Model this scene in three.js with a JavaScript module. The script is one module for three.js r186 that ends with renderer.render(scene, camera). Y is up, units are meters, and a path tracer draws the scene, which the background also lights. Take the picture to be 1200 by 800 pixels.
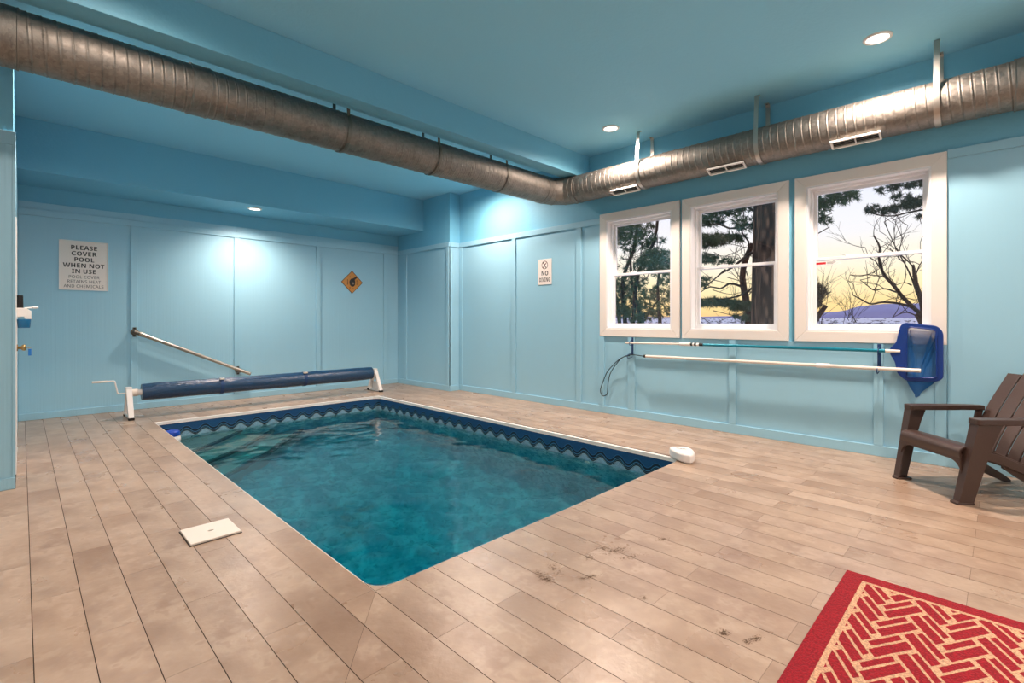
import * as THREE from 'three';
import { mergeGeometries, mergeVertices, toCreasedNormals } from 'three/addons/utils/BufferGeometryUtils.js';
import { RoundedBoxGeometry } from 'three/addons/geometries/RoundedBoxGeometry.js';
import { RectAreaLightUniformsLib } from 'three/addons/lights/RectAreaLightUniformsLib.js';

// ------------------------------------------------------------------ camera, sky, exposure
const scene = new THREE.Scene();
const EYE = 1.22;                                    // metres above the tiles
const camera = new THREE.PerspectiveCamera(69.65, 1.5, 0.05, 4000);
camera.position.set(0, EYE, 0);
camera.lookAt(1, EYE, -1);                           // level, into the far right corner
camera.setViewOffset(1200, 800, 0, 24, 1200, 800);   // lens shifted a little downwards
scene.add(camera);
const renderer = new THREE.WebGLRenderer({ antialias: true });
renderer.toneMapping = THREE.LinearToneMapping;
renderer.toneMappingExposure = 1.07;
renderer.shadowMap.enabled = true;
RectAreaLightUniformsLib.init();
const LAMP = new THREE.Color(1.0, 0.78, 0.655), LAMP_POWER = 2150;
{
  // dusk sky: the same all the way round, orange at the horizon, pale lavender above
  const stops = [[0, 0.93, 0.57, 0.24], [1.5, 0.95, 0.69, 0.30], [3.5, 0.96, 0.80, 0.47], [6, 0.93, 0.85, 0.70], [9, 0.85, 0.84, 0.87], [14, 0.76, 0.79, 0.92], [30, 0.62, 0.68, 0.90], [90, 0.42, 0.52, 0.80]];
  const W = 64, H = 512, d = new Float32Array(W * H * 4);
  for (let y = 0; y < H; y++) {
    const e = Math.max(0, ((y + 0.5) / H - 0.5) * 180);
    let k = 0; while (k < stops.length - 2 && e > stops[k + 1][0]) k++;
    const [a, b] = [stops[k], stops[k + 1]], t = THREE.MathUtils.smoothstep(e, a[0], b[0]);
    for (let x = 0; x < W; x++) for (let c = 0; c < 4; c++) d[(y * W + x) * 4 + c] = c < 3 ? a[c + 1] * (1 - t) + b[c + 1] * t : 1;
  }
  const t = new THREE.DataTexture(d, W, H, THREE.RGBAFormat, THREE.FloatType);
  t.mapping = THREE.EquirectangularReflectionMapping; t.magFilter = THREE.LinearFilter; t.needsUpdate = true;
  scene.background = t; scene.environment = t;
  scene.backgroundIntensity = 1.15; scene.environmentIntensity = 1.15;
}

// ------------------------------------------------------------------ helpers
let seedState = 12345;
THREE.BufferGeometry.prototype.flat = function () { return this.index ? this.toNonIndexed() : this; };
const rnd = () => { seedState = (seedState + 0x6d2b79f5) | 0; let t = Math.imul(seedState ^ (seedState >>> 15), 1 | seedState); t = (t + Math.imul(t ^ (t >>> 7), 61 | t)) ^ t; return ((t ^ (t >>> 14)) >>> 0) / 4294967296; };
const rr = (a, b) => a + (b - a) * rnd();
const V = (x, y, z) => new THREE.Vector3(x, y, z);
const lerp = THREE.MathUtils.lerp, clamp = THREE.MathUtils.clamp, smooth = THREE.MathUtils.smoothstep;
const used = new Map();
function numbered(name) { const n = used.get(name) ?? 0; used.set(name, n + 1); return n ? `${name}_${String(n).padStart(3, '0')}` : name; }
function merge(gs) {
  gs = [].concat(gs).map((g) => { const h = g.flat(); for (const k of Object.keys(h.attributes)) if (!['position', 'normal', 'uv'].includes(k)) h.deleteAttribute(k); if (!h.attributes.uv) planarUV(h); return h; });
  return gs.length === 1 ? gs[0] : mergeGeometries(gs);
}
function obj(name, geos, mat, parent = scene, kind) {          // ONE named mesh
  const g = Array.isArray(geos) ? merge(geos) : geos;
  const m = new THREE.Mesh(g, mat); m.castShadow = m.receiveShadow = true;
  m.name = parent === scene ? numbered(name) : name;
  if (parent !== scene) { const n = parent.children.filter((c) => c.userData.base === name).length; if (n) m.name = `${name}_${String(n).padStart(3, '0')}`; m.userData.base = name; }
  if (kind) m.userData.kind = kind;
  parent.add(m);
  return m;
}
const struct = (name, geos, mat) => obj(name, geos, mat, scene, 'structure');
function tag(o, label, category, group) { o.userData.label = label; o.userData.category = category; if (group) o.userData.group = group; return o; }
function thing(name, label, category, [x, y, z] = [0, 0, 0], turn = 0, group) {
  const o = new THREE.Group(); o.name = numbered(name); scene.add(o); o.position.set(x, y, z); o.rotation.y = turn;
  return tag(o, label, category, group);
}
function structGroup(name, pos = [0, 0, 0]) { const o = new THREE.Group(); o.name = numbered(name); o.position.set(...pos); o.userData.kind = 'structure'; scene.add(o); return o; }
function dup(root, pos, turn, label, group) {
  const r = root.clone(); r.name = numbered(root.name.replace(/_\d{3}$/, '')); scene.add(r); r.position.set(...pos); if (turn !== undefined) r.rotation.y = turn;
  r.userData = { ...root.userData }; if (label) r.userData.label = label; if (group) r.userData.group = group; return r;
}
function planarUV(g, s = 1) {                                   // uv in metres from the main direction of each normal
  if (!g.attributes.normal) g.computeVertexNormals();
  const p = g.attributes.position, n = g.attributes.normal, uv = new Float32Array(p.count * 2);
  for (let i = 0; i < p.count; i++) {
    const ax = Math.abs(n.getX(i)), ay = Math.abs(n.getY(i)), az = Math.abs(n.getZ(i)), x = p.getX(i), y = p.getY(i), z = p.getZ(i);
    const [u, v] = ay >= ax && ay >= az ? [x, z] : ax >= az ? [z, y] : [x, y];
    uv[2 * i] = u * s; uv[2 * i + 1] = v * s;
  }
  g.setAttribute('uv', new THREE.BufferAttribute(uv, 2));
  return g;
}
// box between two corners with chamfered edges
function bx(x0, x1, y0, y1, z0, z1, b = 0.002) {
  const w = Math.abs(x1 - x0), h = Math.abs(y1 - y0), d = Math.abs(z1 - z0);
  const r = Math.min(b, w * 0.45, h * 0.45, d * 0.45);
  const g = r > 0 ? new RoundedBoxGeometry(w, h, d, 1, r).flat() : new THREE.BoxGeometry(w, h, d).flat();
  g.translate((x0 + x1) / 2, (y0 + y1) / 2, (z0 + z1) / 2);
  return planarUV(g);
}
function tube(pts, r, seg = 10, steps = 0, tension = 0.5, closed = false) {
  const c = pts.length === 2 ? new THREE.LineCurve3(...pts) : new THREE.CatmullRomCurve3(pts, closed, 'catmullrom', tension);
  return new THREE.TubeGeometry(c, steps || Math.max(1, (pts.length - 1) * 6), r, seg, closed);
}
function cyl(a, b, r0, r1 = r0, seg = 20) {                     // solid rod with rounded rims from a to b
  const L = a.distanceTo(b), e = Math.min(0.003, L * 0.2, r0 * 0.4, r1 * 0.4);
  const g = new THREE.LatheGeometry([[0, 0], [r0 - e, 0], [r0, e], [r1, L - e], [r1 - e, L], [0, L]].map((q) => new THREE.Vector2(...q)), seg);
  g.applyQuaternion(new THREE.Quaternion().setFromUnitVectors(V(0, 1, 0), b.clone().sub(a).normalize()));
  return g.translate(a.x, a.y, a.z);
}
// a strip of cross-section stations: rows of equal-length rings -> closed or open surface
function loft(rings, closedRing = true, caps = true) {
  const n = rings[0].length, pos = [], idx = [], uv = [];
  rings.forEach((r, i) => r.forEach((p, j) => { pos.push(p.x, p.y, p.z); uv.push(j / n, i / Math.max(1, rings.length - 1)); }));
  const m = closedRing ? n : n - 1;
  for (let i = 0; i < rings.length - 1; i++) for (let j = 0; j < m; j++) { const a = i * n + j, b = i * n + (j + 1) % n, c = a + n, d = b + n; idx.push(a, b, c, b, d, c); }
  if (caps && closedRing) for (const [k, flip] of [[0, 1], [rings.length - 1, 0]]) for (let j = 1; j < n - 1; j++) { const a = k * n, b = k * n + j, c = k * n + j + 1; flip ? idx.push(a, c, b) : idx.push(a, b, c); }
  const g = new THREE.BufferGeometry();
  g.setAttribute('position', new THREE.Float32BufferAttribute(pos, 3)); g.setAttribute('uv', new THREE.Float32BufferAttribute(uv, 2)); g.setIndex(idx);
  return g;
}
const crease = (g, a = 0.6) => { const h = g.flat(); h.deleteAttribute('normal'); return toCreasedNormals(h, a); };
// a point seen at photograph pixel (px, py) on the plane x = X (1200 x 800 frame)
const S2 = Math.SQRT1_2, FPX = 400 / Math.tan(THREE.MathUtils.degToRad(69.65 / 2));
function atX(px, py, X) { const u = (px - 600) / FPX, v = -(py - 376) / FPX, r = V(S2 * (1 + u), v, S2 * (u - 1)); return r.multiplyScalar(X / r.x).add(V(0, EYE, 0)); }
function atZ(px, py, Z) { const u = (px - 600) / FPX, v = -(py - 376) / FPX, r = V(S2 * (1 + u), v, S2 * (u - 1)); return r.multiplyScalar(Z / r.z).add(V(0, EYE, 0)); }

// ------------------------------------------------------------------ textures
function makeNoise(seed, period) {                              // periodic value noise
  let s = seed; const t = new Float32Array(period * period);
  for (let i = 0; i < t.length; i++) { s = (Math.imul(s, 1664525) + 1013904223) | 0; t[i] = (s >>> 0) / 4294967296; }
  return (x, y) => { const xi = Math.floor(x), yi = Math.floor(y), fx = x - xi, fy = y - yi, w = (a) => ((a % period) + period) % period;
    const u = fx * fx * (3 - 2 * fx), v = fy * fy * (3 - 2 * fy), a = w(yi) * period, b = w(yi + 1) * period, c = w(xi), e = w(xi + 1);
    return lerp(lerp(t[a + c], t[a + e], u), lerp(t[b + c], t[b + e], u), v); };
}
function fbm(seed, base, oct) { const ns = [...Array(oct)].map((_, i) => makeNoise(seed + i * 77, base << i)); return (u, v, sx = 1, sy = 1) => { let a = 0.5, s = 0, n = 0; ns.forEach((f, i) => { const p = base << i; s += a * f(u * p * sx, v * p * sy); n += a; a *= 0.55; }); return s / n; }; }
function dataTex(w, h, fn, srgb = false, wrap = true) {
  const d = new Uint8Array(w * h * 4);
  for (let y = 0; y < h; y++) for (let x = 0; x < w; x++) { const c = fn((x + 0.5) / w, (y + 0.5) / h), o = (y * w + x) * 4; for (let k = 0; k < 3; k++) d[o + k] = clamp(Math.round((Array.isArray(c) ? c[k] : c) * 255), 0, 255); d[o + 3] = Array.isArray(c) && c.length > 3 ? clamp(Math.round(c[3] * 255), 0, 255) : 255; }
  const t = new THREE.DataTexture(d, w, h); t.magFilter = THREE.LinearFilter; t.minFilter = THREE.LinearMipmapLinearFilter; t.generateMipmaps = true;
  if (wrap) t.wrapS = t.wrapT = THREE.RepeatWrapping; if (srgb) t.colorSpace = THREE.SRGBColorSpace; t.needsUpdate = true; return t;
}
function canvasTex(w, h, draw) { const c = document.createElement('canvas'); c.width = w; c.height = h; draw(c.getContext('2d'), w, h); const t = new THREE.CanvasTexture(c); t.colorSpace = THREE.SRGBColorSpace; return t; }
const rep = (t, x, y = x) => { const c = t.clone(); c.repeat.set(x, y); c.needsUpdate = true; return c; };
const mix3 = (a, b, t) => [0, 1, 2].map((k) => a[k] + (b[k] - a[k]) * t);

const gS = makeNoise(41, 64), fR = fbm(63, 4, 3), fR2 = fbm(55, 8, 3), fA = fbm(3, 4, 6), fB = fbm(91, 8, 5), fC = fbm(17, 32, 3);
const TEX = {};
TEX.tile = dataTex(1024, 1024, (u, v) => {                      // soft travertine clouds drawn out along the plank, faint streaks and specks
  const a = fA(u, v), w = fB(u + 0.05 * a, v), n = fA(v, u + 0.5), fine = fC(u, v), st = gS(u * 64, v * 6);
  let c = mix3([0.665, 0.570, 0.490], [0.775, 0.690, 0.610], smooth(a * 0.55 + w * 0.45, 0.32, 0.68));
  c = mix3(c, [0.57, 0.465, 0.385], 0.55 * smooth(n * 0.6 + w * 0.4, 0.52, 0.72));
  c = mix3(c, [0.82, 0.755, 0.685], 0.42 * smooth(a * 0.4 + fine * 0.6, 0.54, 0.72));
  c = mix3(c, [0.54, 0.43, 0.35], 0.30 * smooth(fine * 0.75 + st * 0.25, 0.62, 0.80));
  return c.map((x) => x * (0.965 + 0.04 * fine + 0.03 * st));
}, true);
TEX.tileBump = dataTex(512, 512, (u, v) => 0.5 * fB(u, v) + 0.5 * fC(u, v));
TEX.tileRough = dataTex(512, 512, (u, v) => 0.34 + 0.34 * fA(v, u));
const gA = makeNoise(5, 128), gB = makeNoise(9, 16);
TEX.grain = dataTex(512, 512, (u, v) => 0.55 * gA(u * 128, v * 4) + 0.3 * gA(u * 64, v * 2) + 0.15 * gB(u * 16, v * 8)); // plywood, grain along v
TEX.plaster = dataTex(256, 256, (u, v) => fC(u, v));
const cellPts = [...Array(24 * 24)].map(() => [rnd(), rnd(), rnd()]);
TEX.spangle = dataTex(512, 512, (u, v) => {                      // galvanised spangle: crystal cells, each its own tone
  const gx = u * 24, gy = v * 24; let best = 9, tone = 0;
  for (let i = -1; i <= 1; i++) for (let j = -1; j <= 1; j++) { const cx = (Math.floor(gx) + i + 24) % 24, cy = (Math.floor(gy) + j + 24) % 24, q = cellPts[cy * 24 + cx]; const dx = Math.floor(gx) + i + q[0] - gx, dy = Math.floor(gy) + j + q[1] - gy, dd = dx * dx + dy * dy; if (dd < best) { best = dd; tone = q[2]; } }
  const k = 0.80 + 0.10 * tone - 0.06 * smooth(fB(u, v), 0.5, 0.75); return [k, k * 0.975, k * 0.94];
}, true);
TEX.spangleRough = dataTex(512, 512, (u, v) => { const q = cellPts[(Math.floor(v * 24) * 24 + Math.floor(u * 24)) % 576]; return 0.44 + 0.14 * q[2] + 0.12 * fB(u, v); });
TEX.band = canvasTex(1024, 320, (g, w, h) => {                   // printed waterline band of the vinyl liner, four waves long
  g.fillStyle = '#194a78'; g.fillRect(0, 0, w, h);
  const r = makeNoise(33, 64);
  for (let i = 0; i < 2600; i++) { const x = rnd() * w, y = rnd() * h; g.fillStyle = `rgba(${20 + 40 * rnd() | 0},${70 + 60 * rnd() | 0},${120 + 60 * rnd() | 0},.35)`; g.fillRect(x, y, 3 + 7 * rnd(), 2 + 4 * rnd()); }
  const wave = (x) => { const t = (((x / 256) % 1) + 1) % 1, q = Math.abs(t - 0.5) * 2; return q < 0.5 ? 2 * q * q : 1 - 2 * (1 - q) * (1 - q); };  // 0 at the crest
  g.beginPath(); g.moveTo(0, h); for (let x = 0; x <= w; x += 2) g.lineTo(x, 190 + 96 * wave(x)); g.lineTo(w, h); g.closePath(); g.fillStyle = '#7faabf'; g.fill(); g.save(); g.clip();
  for (let i = 0; i < 3000; i++) { g.fillStyle = rnd() > 0.5 ? 'rgba(200,225,235,.5)' : 'rgba(50,95,125,.5)'; g.fillRect(rnd() * w, 180 + rnd() * 140, 2 + 5 * rnd(), 2 + 4 * rnd()); } g.restore();
  for (const [off, lw, col] of [[-4, 46, '#070d14'], [-62, 34, '#0b1a2b'], [-34, 9, '#4d8db5'], [-86, 6, '#3b7cb0'], [-6, 5, '#5f8ea8'], [22, 6, '#a9cbd8']]) { g.strokeStyle = col; g.lineWidth = lw; g.beginPath(); for (let x = -4; x <= w + 4; x += 2) g.lineTo(x, 178 + off + 96 * wave(x)); g.stroke(); }
  g.fillStyle = '#123a63'; g.fillRect(0, 0, w, 22);
});
TEX.band.wrapS = THREE.RepeatWrapping; TEX.band.wrapT = THREE.ClampToEdgeWrapping;
TEX.liner = dataTex(512, 512, (u, v) => { const a = fB(u, v), c = fC(u, v); let k = mix3([0.42, 0.66, 0.72], [0.66, 0.86, 0.88], smooth(a, 0.3, 0.7)); k = mix3(k, [0.16, 0.36, 0.44], 0.7 * smooth(c, 0.62, 0.8)); return mix3(k, [0.85, 0.92, 0.92], 0.5 * smooth(1 - c, 0.62, 0.8)); }, true);
TEX.ripple = dataTex(1024, 1024, (u, v) => { const q = fR(u, v); return fR2(u + 0.02 * q, v + 0.02 * q); });
TEX.bark = dataTex(256, 256, (u, v) => { const n = 0.6 * gA(u * 32, v * 8) + 0.4 * fB(u, v); return mix3([0.13, 0.11, 0.10], [0.42, 0.36, 0.31], smooth(n, 0.3, 0.75)); }, true);
TEX.vinyl = dataTex(256, 256, (u, v) => 0.6 * fB(u, v) + 0.4 * gA(u * 8, v * 64));

// ------------------------------------------------------------------ materials
const std = (o) => new THREE.MeshStandardMaterial(o), phys = (o) => new THREE.MeshPhysicalMaterial(o);
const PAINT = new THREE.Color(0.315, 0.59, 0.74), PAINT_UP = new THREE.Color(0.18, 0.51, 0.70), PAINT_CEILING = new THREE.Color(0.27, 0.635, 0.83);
const M = {
  paint: phys({ color: PAINT_UP, roughness: 0.55, bumpMap: rep(TEX.plaster, 1.5), bumpScale: 0.0012 }),
  ceiling: phys({ color: PAINT_CEILING, roughness: 0.75, bumpMap: rep(TEX.plaster, 1.5), bumpScale: 0.0012 }),
  panel: phys({ color: PAINT, roughness: 0.45, bumpMap: rep(TEX.grain, 0.8, 0.4), bumpScale: 0.0009 }),
  trim: phys({ color: PAINT, roughness: 0.42, bumpMap: rep(TEX.grain, 2, 0.7), bumpScale: 0.0008 }),
  dark: std({ color: 0x0c0c0d, roughness: 0.6 }),
  grout: std({ color: 0x2c1f18, roughness: 0.95 }),
  white: phys({ color: 0xece8e4, roughness: 0.38 }),
  casing: phys({ color: 0xefe9e2, roughness: 0.4, bumpMap: rep(TEX.grain, 2, 0.7), bumpScale: 0.0005 }),
  vinyl: phys({ color: 0xeef0f2, roughness: 0.32 }),
  glass: phys({ color: 0xffffff, roughness: 0.0, transmission: 1, thickness: 0, ior: 1.5 }),
  galv: phys({ color: 0xa9a8a6, metalness: 1, roughness: 1, roughnessMap: rep(TEX.spangleRough, 2.2), map: rep(TEX.spangle, 2.2) }),
  strap: phys({ color: 0xb8b4ac, metalness: 1, roughness: 0.42 }),
  register: phys({ color: 0xf0ece6, roughness: 0.4 }),
  steel: phys({ color: 0xb9b4a8, metalness: 1, roughness: 0.34 }),
  castIron: phys({ color: 0x77736a, metalness: 0.9, roughness: 0.5 }),
  copingWhite: phys({ color: 0xf4efe8, roughness: 0.35 }),
  coping: phys({ color: 0xe6ddd2, roughness: 0.4 }),
  liner: phys({ map: rep(TEX.liner, 1.6), roughness: 0.5, color: 0xffffff }),
  band: phys({ map: TEX.band, roughness: 0.35 }),
  stepEdge: phys({ color: 0x38504f, roughness: 0.6 }),
  step: phys({ color: 0x8fa09e, roughness: 0.5 }),
  water: phys({ color: 0xffffff, roughness: 0.06, transmission: 1, thickness: 1, ior: 1.33, attenuationColor: new THREE.Color(0.012, 0.56, 0.68), attenuationDistance: 2.2, bumpMap: rep(TEX.ripple, 0.3), bumpScale: 0.022 }),
  cover: phys({ color: 0x053b60, roughness: 0.34, bumpMap: rep(TEX.vinyl, 3), bumpScale: 0.007, clearcoat: 0.3, clearcoatRoughness: 0.3 }),
  strapBlue: phys({ color: 0x123a6b, roughness: 0.6 }),
  brown: phys({ color: 0x42312b, roughness: 0.38, bumpMap: rep(TEX.vinyl, 6), bumpScale: 0.0006 }),
  polePearl: phys({ color: 0xe4dcd2, roughness: 0.35 }),
  poleTeal: phys({ color: 0x0f7f96, roughness: 0.3, metalness: 0.3 }),
  netFrame: phys({ color: 0x0b3784, roughness: 0.35 }),
  cord: std({ color: 0x1b3442, roughness: 0.7 }),
  brass: phys({ color: 0xb59a6a, metalness: 1, roughness: 0.3 }),
  lens: std({ color: 0xffffff, emissive: new THREE.Color(1, 0.93, 0.82), emissiveIntensity: 2.6 }),
};

// ------------------------------------------------------------------ room shell
const XR = 5.488, XB = 5.268, ZB = -8.46, ZP = -5.09, XL = -0.03, CEIL = 3.46, XW = -2.4, ZF = 2.3;
const POOL = { x0: 1.13, x1: 4.16, z0: -7.25, z1: -2.005 };            // edge of the tiles
const WINDOWS = [[-3.81, -2.688], [-2.656, -1.526], [-1.471, -0.329]], WY0 = 1.02, WY1 = 2.64, CW = 0.10;

{ // wall with the three windows
  const s = new THREE.Shape([[-8.62, 0], [2.45, 0], [2.45, 3.62], [-8.62, 3.62]].map((p) => new THREE.Vector2(-p[0], p[1])));
  for (const [a, b] of WINDOWS) s.holes.push(new THREE.Path([[a + CW, WY0 + CW], [b - CW, WY0 + CW], [b - CW, WY1 - CW], [a + CW, WY1 - CW]].map((p) => new THREE.Vector2(-p[0], p[1]))));
  const g = new THREE.ExtrudeGeometry(s, { depth: 0.16, bevelEnabled: false }).rotateY(Math.PI / 2).translate(5.5, 0, 0);
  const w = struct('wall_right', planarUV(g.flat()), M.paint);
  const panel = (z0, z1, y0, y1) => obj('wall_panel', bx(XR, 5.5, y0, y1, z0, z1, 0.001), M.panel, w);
  const bat = (z0, z1, y0, y1) => obj('batten', bx(XR - 0.019, XR, y0, y1, z0, z1, 0.003), M.trim, w);
  const zs = [-6.8, -5.43, -4.165, -3.812];
  for (let i = 0; i < 3; i++) panel(zs[i] + 0.001, zs[i + 1] - 0.001, 0, 2.595);
  const lo = [-3.81, -3.33, -2.08, -0.793, -0.329];
  for (let i = 0; i < 4; i++) panel(lo[i] + 0.001, lo[i + 1] - 0.001, 0, WY0 - 0.002);
  for (const [a, b] of [[-0.327, 0.9], [0.902, 2.29]]) panel(a, b, 0, 2.65);
  for (const [a, b] of [[-6.798, -6.715], [-5.471, -5.395], [-4.208, -4.122]]) bat(a, b, 0.096, 2.514);
  for (const [a, b] of [[-3.83, -3.742], [-3.378, -3.282], [-2.117, -2.044], [-0.83, -0.757], [-0.405, -0.33]]) bat(a, b, 0.096, WY0 - 0.002);
  bat(0.86, 0.94, 0.096, 2.574);
  obj('top_rail', bx(XR - 0.019, XR, 2.515, 2.595, -6.798, -3.812, 0.003), M.trim, w);
  obj('top_rail', bx(XR - 0.019, XR, 2.575, 2.65, -0.327, 2.29, 0.003), M.trim, w);
  struct('baseboard_right', bx(XR - 0.020, XR, 0, 0.095, -6.8, 2.29, 0.004), M.trim);
}
{ // boxed-out stretch of wall in the far corner
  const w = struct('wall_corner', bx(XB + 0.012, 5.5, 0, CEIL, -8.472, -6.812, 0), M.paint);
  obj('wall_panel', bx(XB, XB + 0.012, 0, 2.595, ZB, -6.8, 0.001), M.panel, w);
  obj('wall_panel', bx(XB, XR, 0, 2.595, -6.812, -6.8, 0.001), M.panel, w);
  for (const [a, b] of [[-8.22, -8.13], [-6.885, -6.81]]) obj('batten', bx(XB - 0.019, XB, 0.096, 2.514, a, b, 0.003), M.trim, w);
  obj('top_rail', bx(XB - 0.019, XB, 2.515, 2.595, ZB + 0.019, -6.8, 0.003), M.trim, w);
  obj('top_rail', bx(XB, XR - 0.019, 2.515, 2.595, -6.8, -6.786, 0.003), M.trim, w);
  struct('baseboard_corner', bx(XB - 0.020, XB, 0, 0.095, ZB + 0.020, -6.784, 0.004), M.trim);
  struct('baseboard_corner', bx(XB - 0.0, XR - 0.020, 0, 0.095, -6.8, -6.784, 0.004), M.trim);
}
{ // back wall
  const w = struct('wall_back', bx(-0.2, 5.5, 0, CEIL, -8.62, -8.472, 0), M.paint);
  const xs = [XL + 0.001, 1.097, 2.374, 3.667, 4.977, XB - 0.001];
  for (let i = 0; i < 5; i++) obj('wall_panel', bx(xs[i] + 0.001, xs[i + 1] - 0.001, 0, 2.69, -8.472, ZB, 0.001), M.panel, w);
  for (const [a, b] of [[1.06, 1.135], [2.338, 2.41], [3.63, 3.705], [4.94, 5.015]]) obj('batten', bx(a, b, 0.086, 2.519, ZB, ZB + 0.019, 0.003), M.trim, w);
  obj('top_rail', bx(XL + 0.002, XB - 0.020, 2.52, 2.6, ZB, ZB + 0.019, 0.003), M.trim, w);
  struct('baseboard_back', bx(XL + 0.002, XB - 0.017, 0, 0.085, ZB, ZB + 0.020, 0.004), M.trim);
}
{ // left wall (seen edge-on), the partition that ends it, and the walls behind the camera
  const pale = phys({ color: new THREE.Color(0.74, 0.80, 0.84), roughness: 0.6 }), w = struct('wall_left', bx(-0.2, XL - 0.012, 0, CEIL, -8.472, -5.25, 0), M.paint);
  obj('wall_panel', bx(XL - 0.012, XL, 0, 2.595, -8.458, -6.62, 0.001), M.panel, w);
  obj('wall_panel', bx(XL - 0.012, XL, 2.08, 2.595, -6.6, -5.16, 0.001), M.panel, w);
  const d = structGroup('door_1');
  obj('door_panel', bx(XL - 0.012, XL + 0.004, 0.01, 2.04, -6.42, -5.5, 0.003), M.white, d);
  const p = struct('wall_partition', bx(XW, XL - 0.012, 0, CEIL, -5.25, ZP - 0.012, 0), M.paint);
  obj('wall_panel', bx(XW, XL, 0, 2.595, ZP - 0.012, ZP, 0.001), M.panel, p);
  obj('batten', bx(XL - 0.018, XL, 0, 2.5, ZP, ZP + 0.006, 0.002), M.trim, p);
  obj('batten', bx(-1.32, -1.24, 0.09, 2.5, ZP, ZP + 0.014, 0.003), M.trim, p);
  obj('top_rail', bx(XW, XL, 2.5, 2.595, ZP, ZP + 0.006, 0.002), M.trim, p);
  struct('baseboard_partition', bx(XW, XL, 0, 0.085, ZP, ZP + 0.012, 0.004), M.trim);
  struct('wall_far_left', bx(XW - 0.15, XW, 0, CEIL, -5.25, 2.45, 0), pale);
  struct('wall_front', bx(XW, 5.5, 0, CEIL, ZF, ZF + 0.15, 0), pale);
}
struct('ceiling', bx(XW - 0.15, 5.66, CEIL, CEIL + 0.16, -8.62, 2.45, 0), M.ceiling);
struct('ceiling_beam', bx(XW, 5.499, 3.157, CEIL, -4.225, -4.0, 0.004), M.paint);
struct('soffit', bx(XL - 0.012, XB + 0.012, 2.886, CEIL, -8.472, -7.6, 0.004), M.paint);

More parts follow.
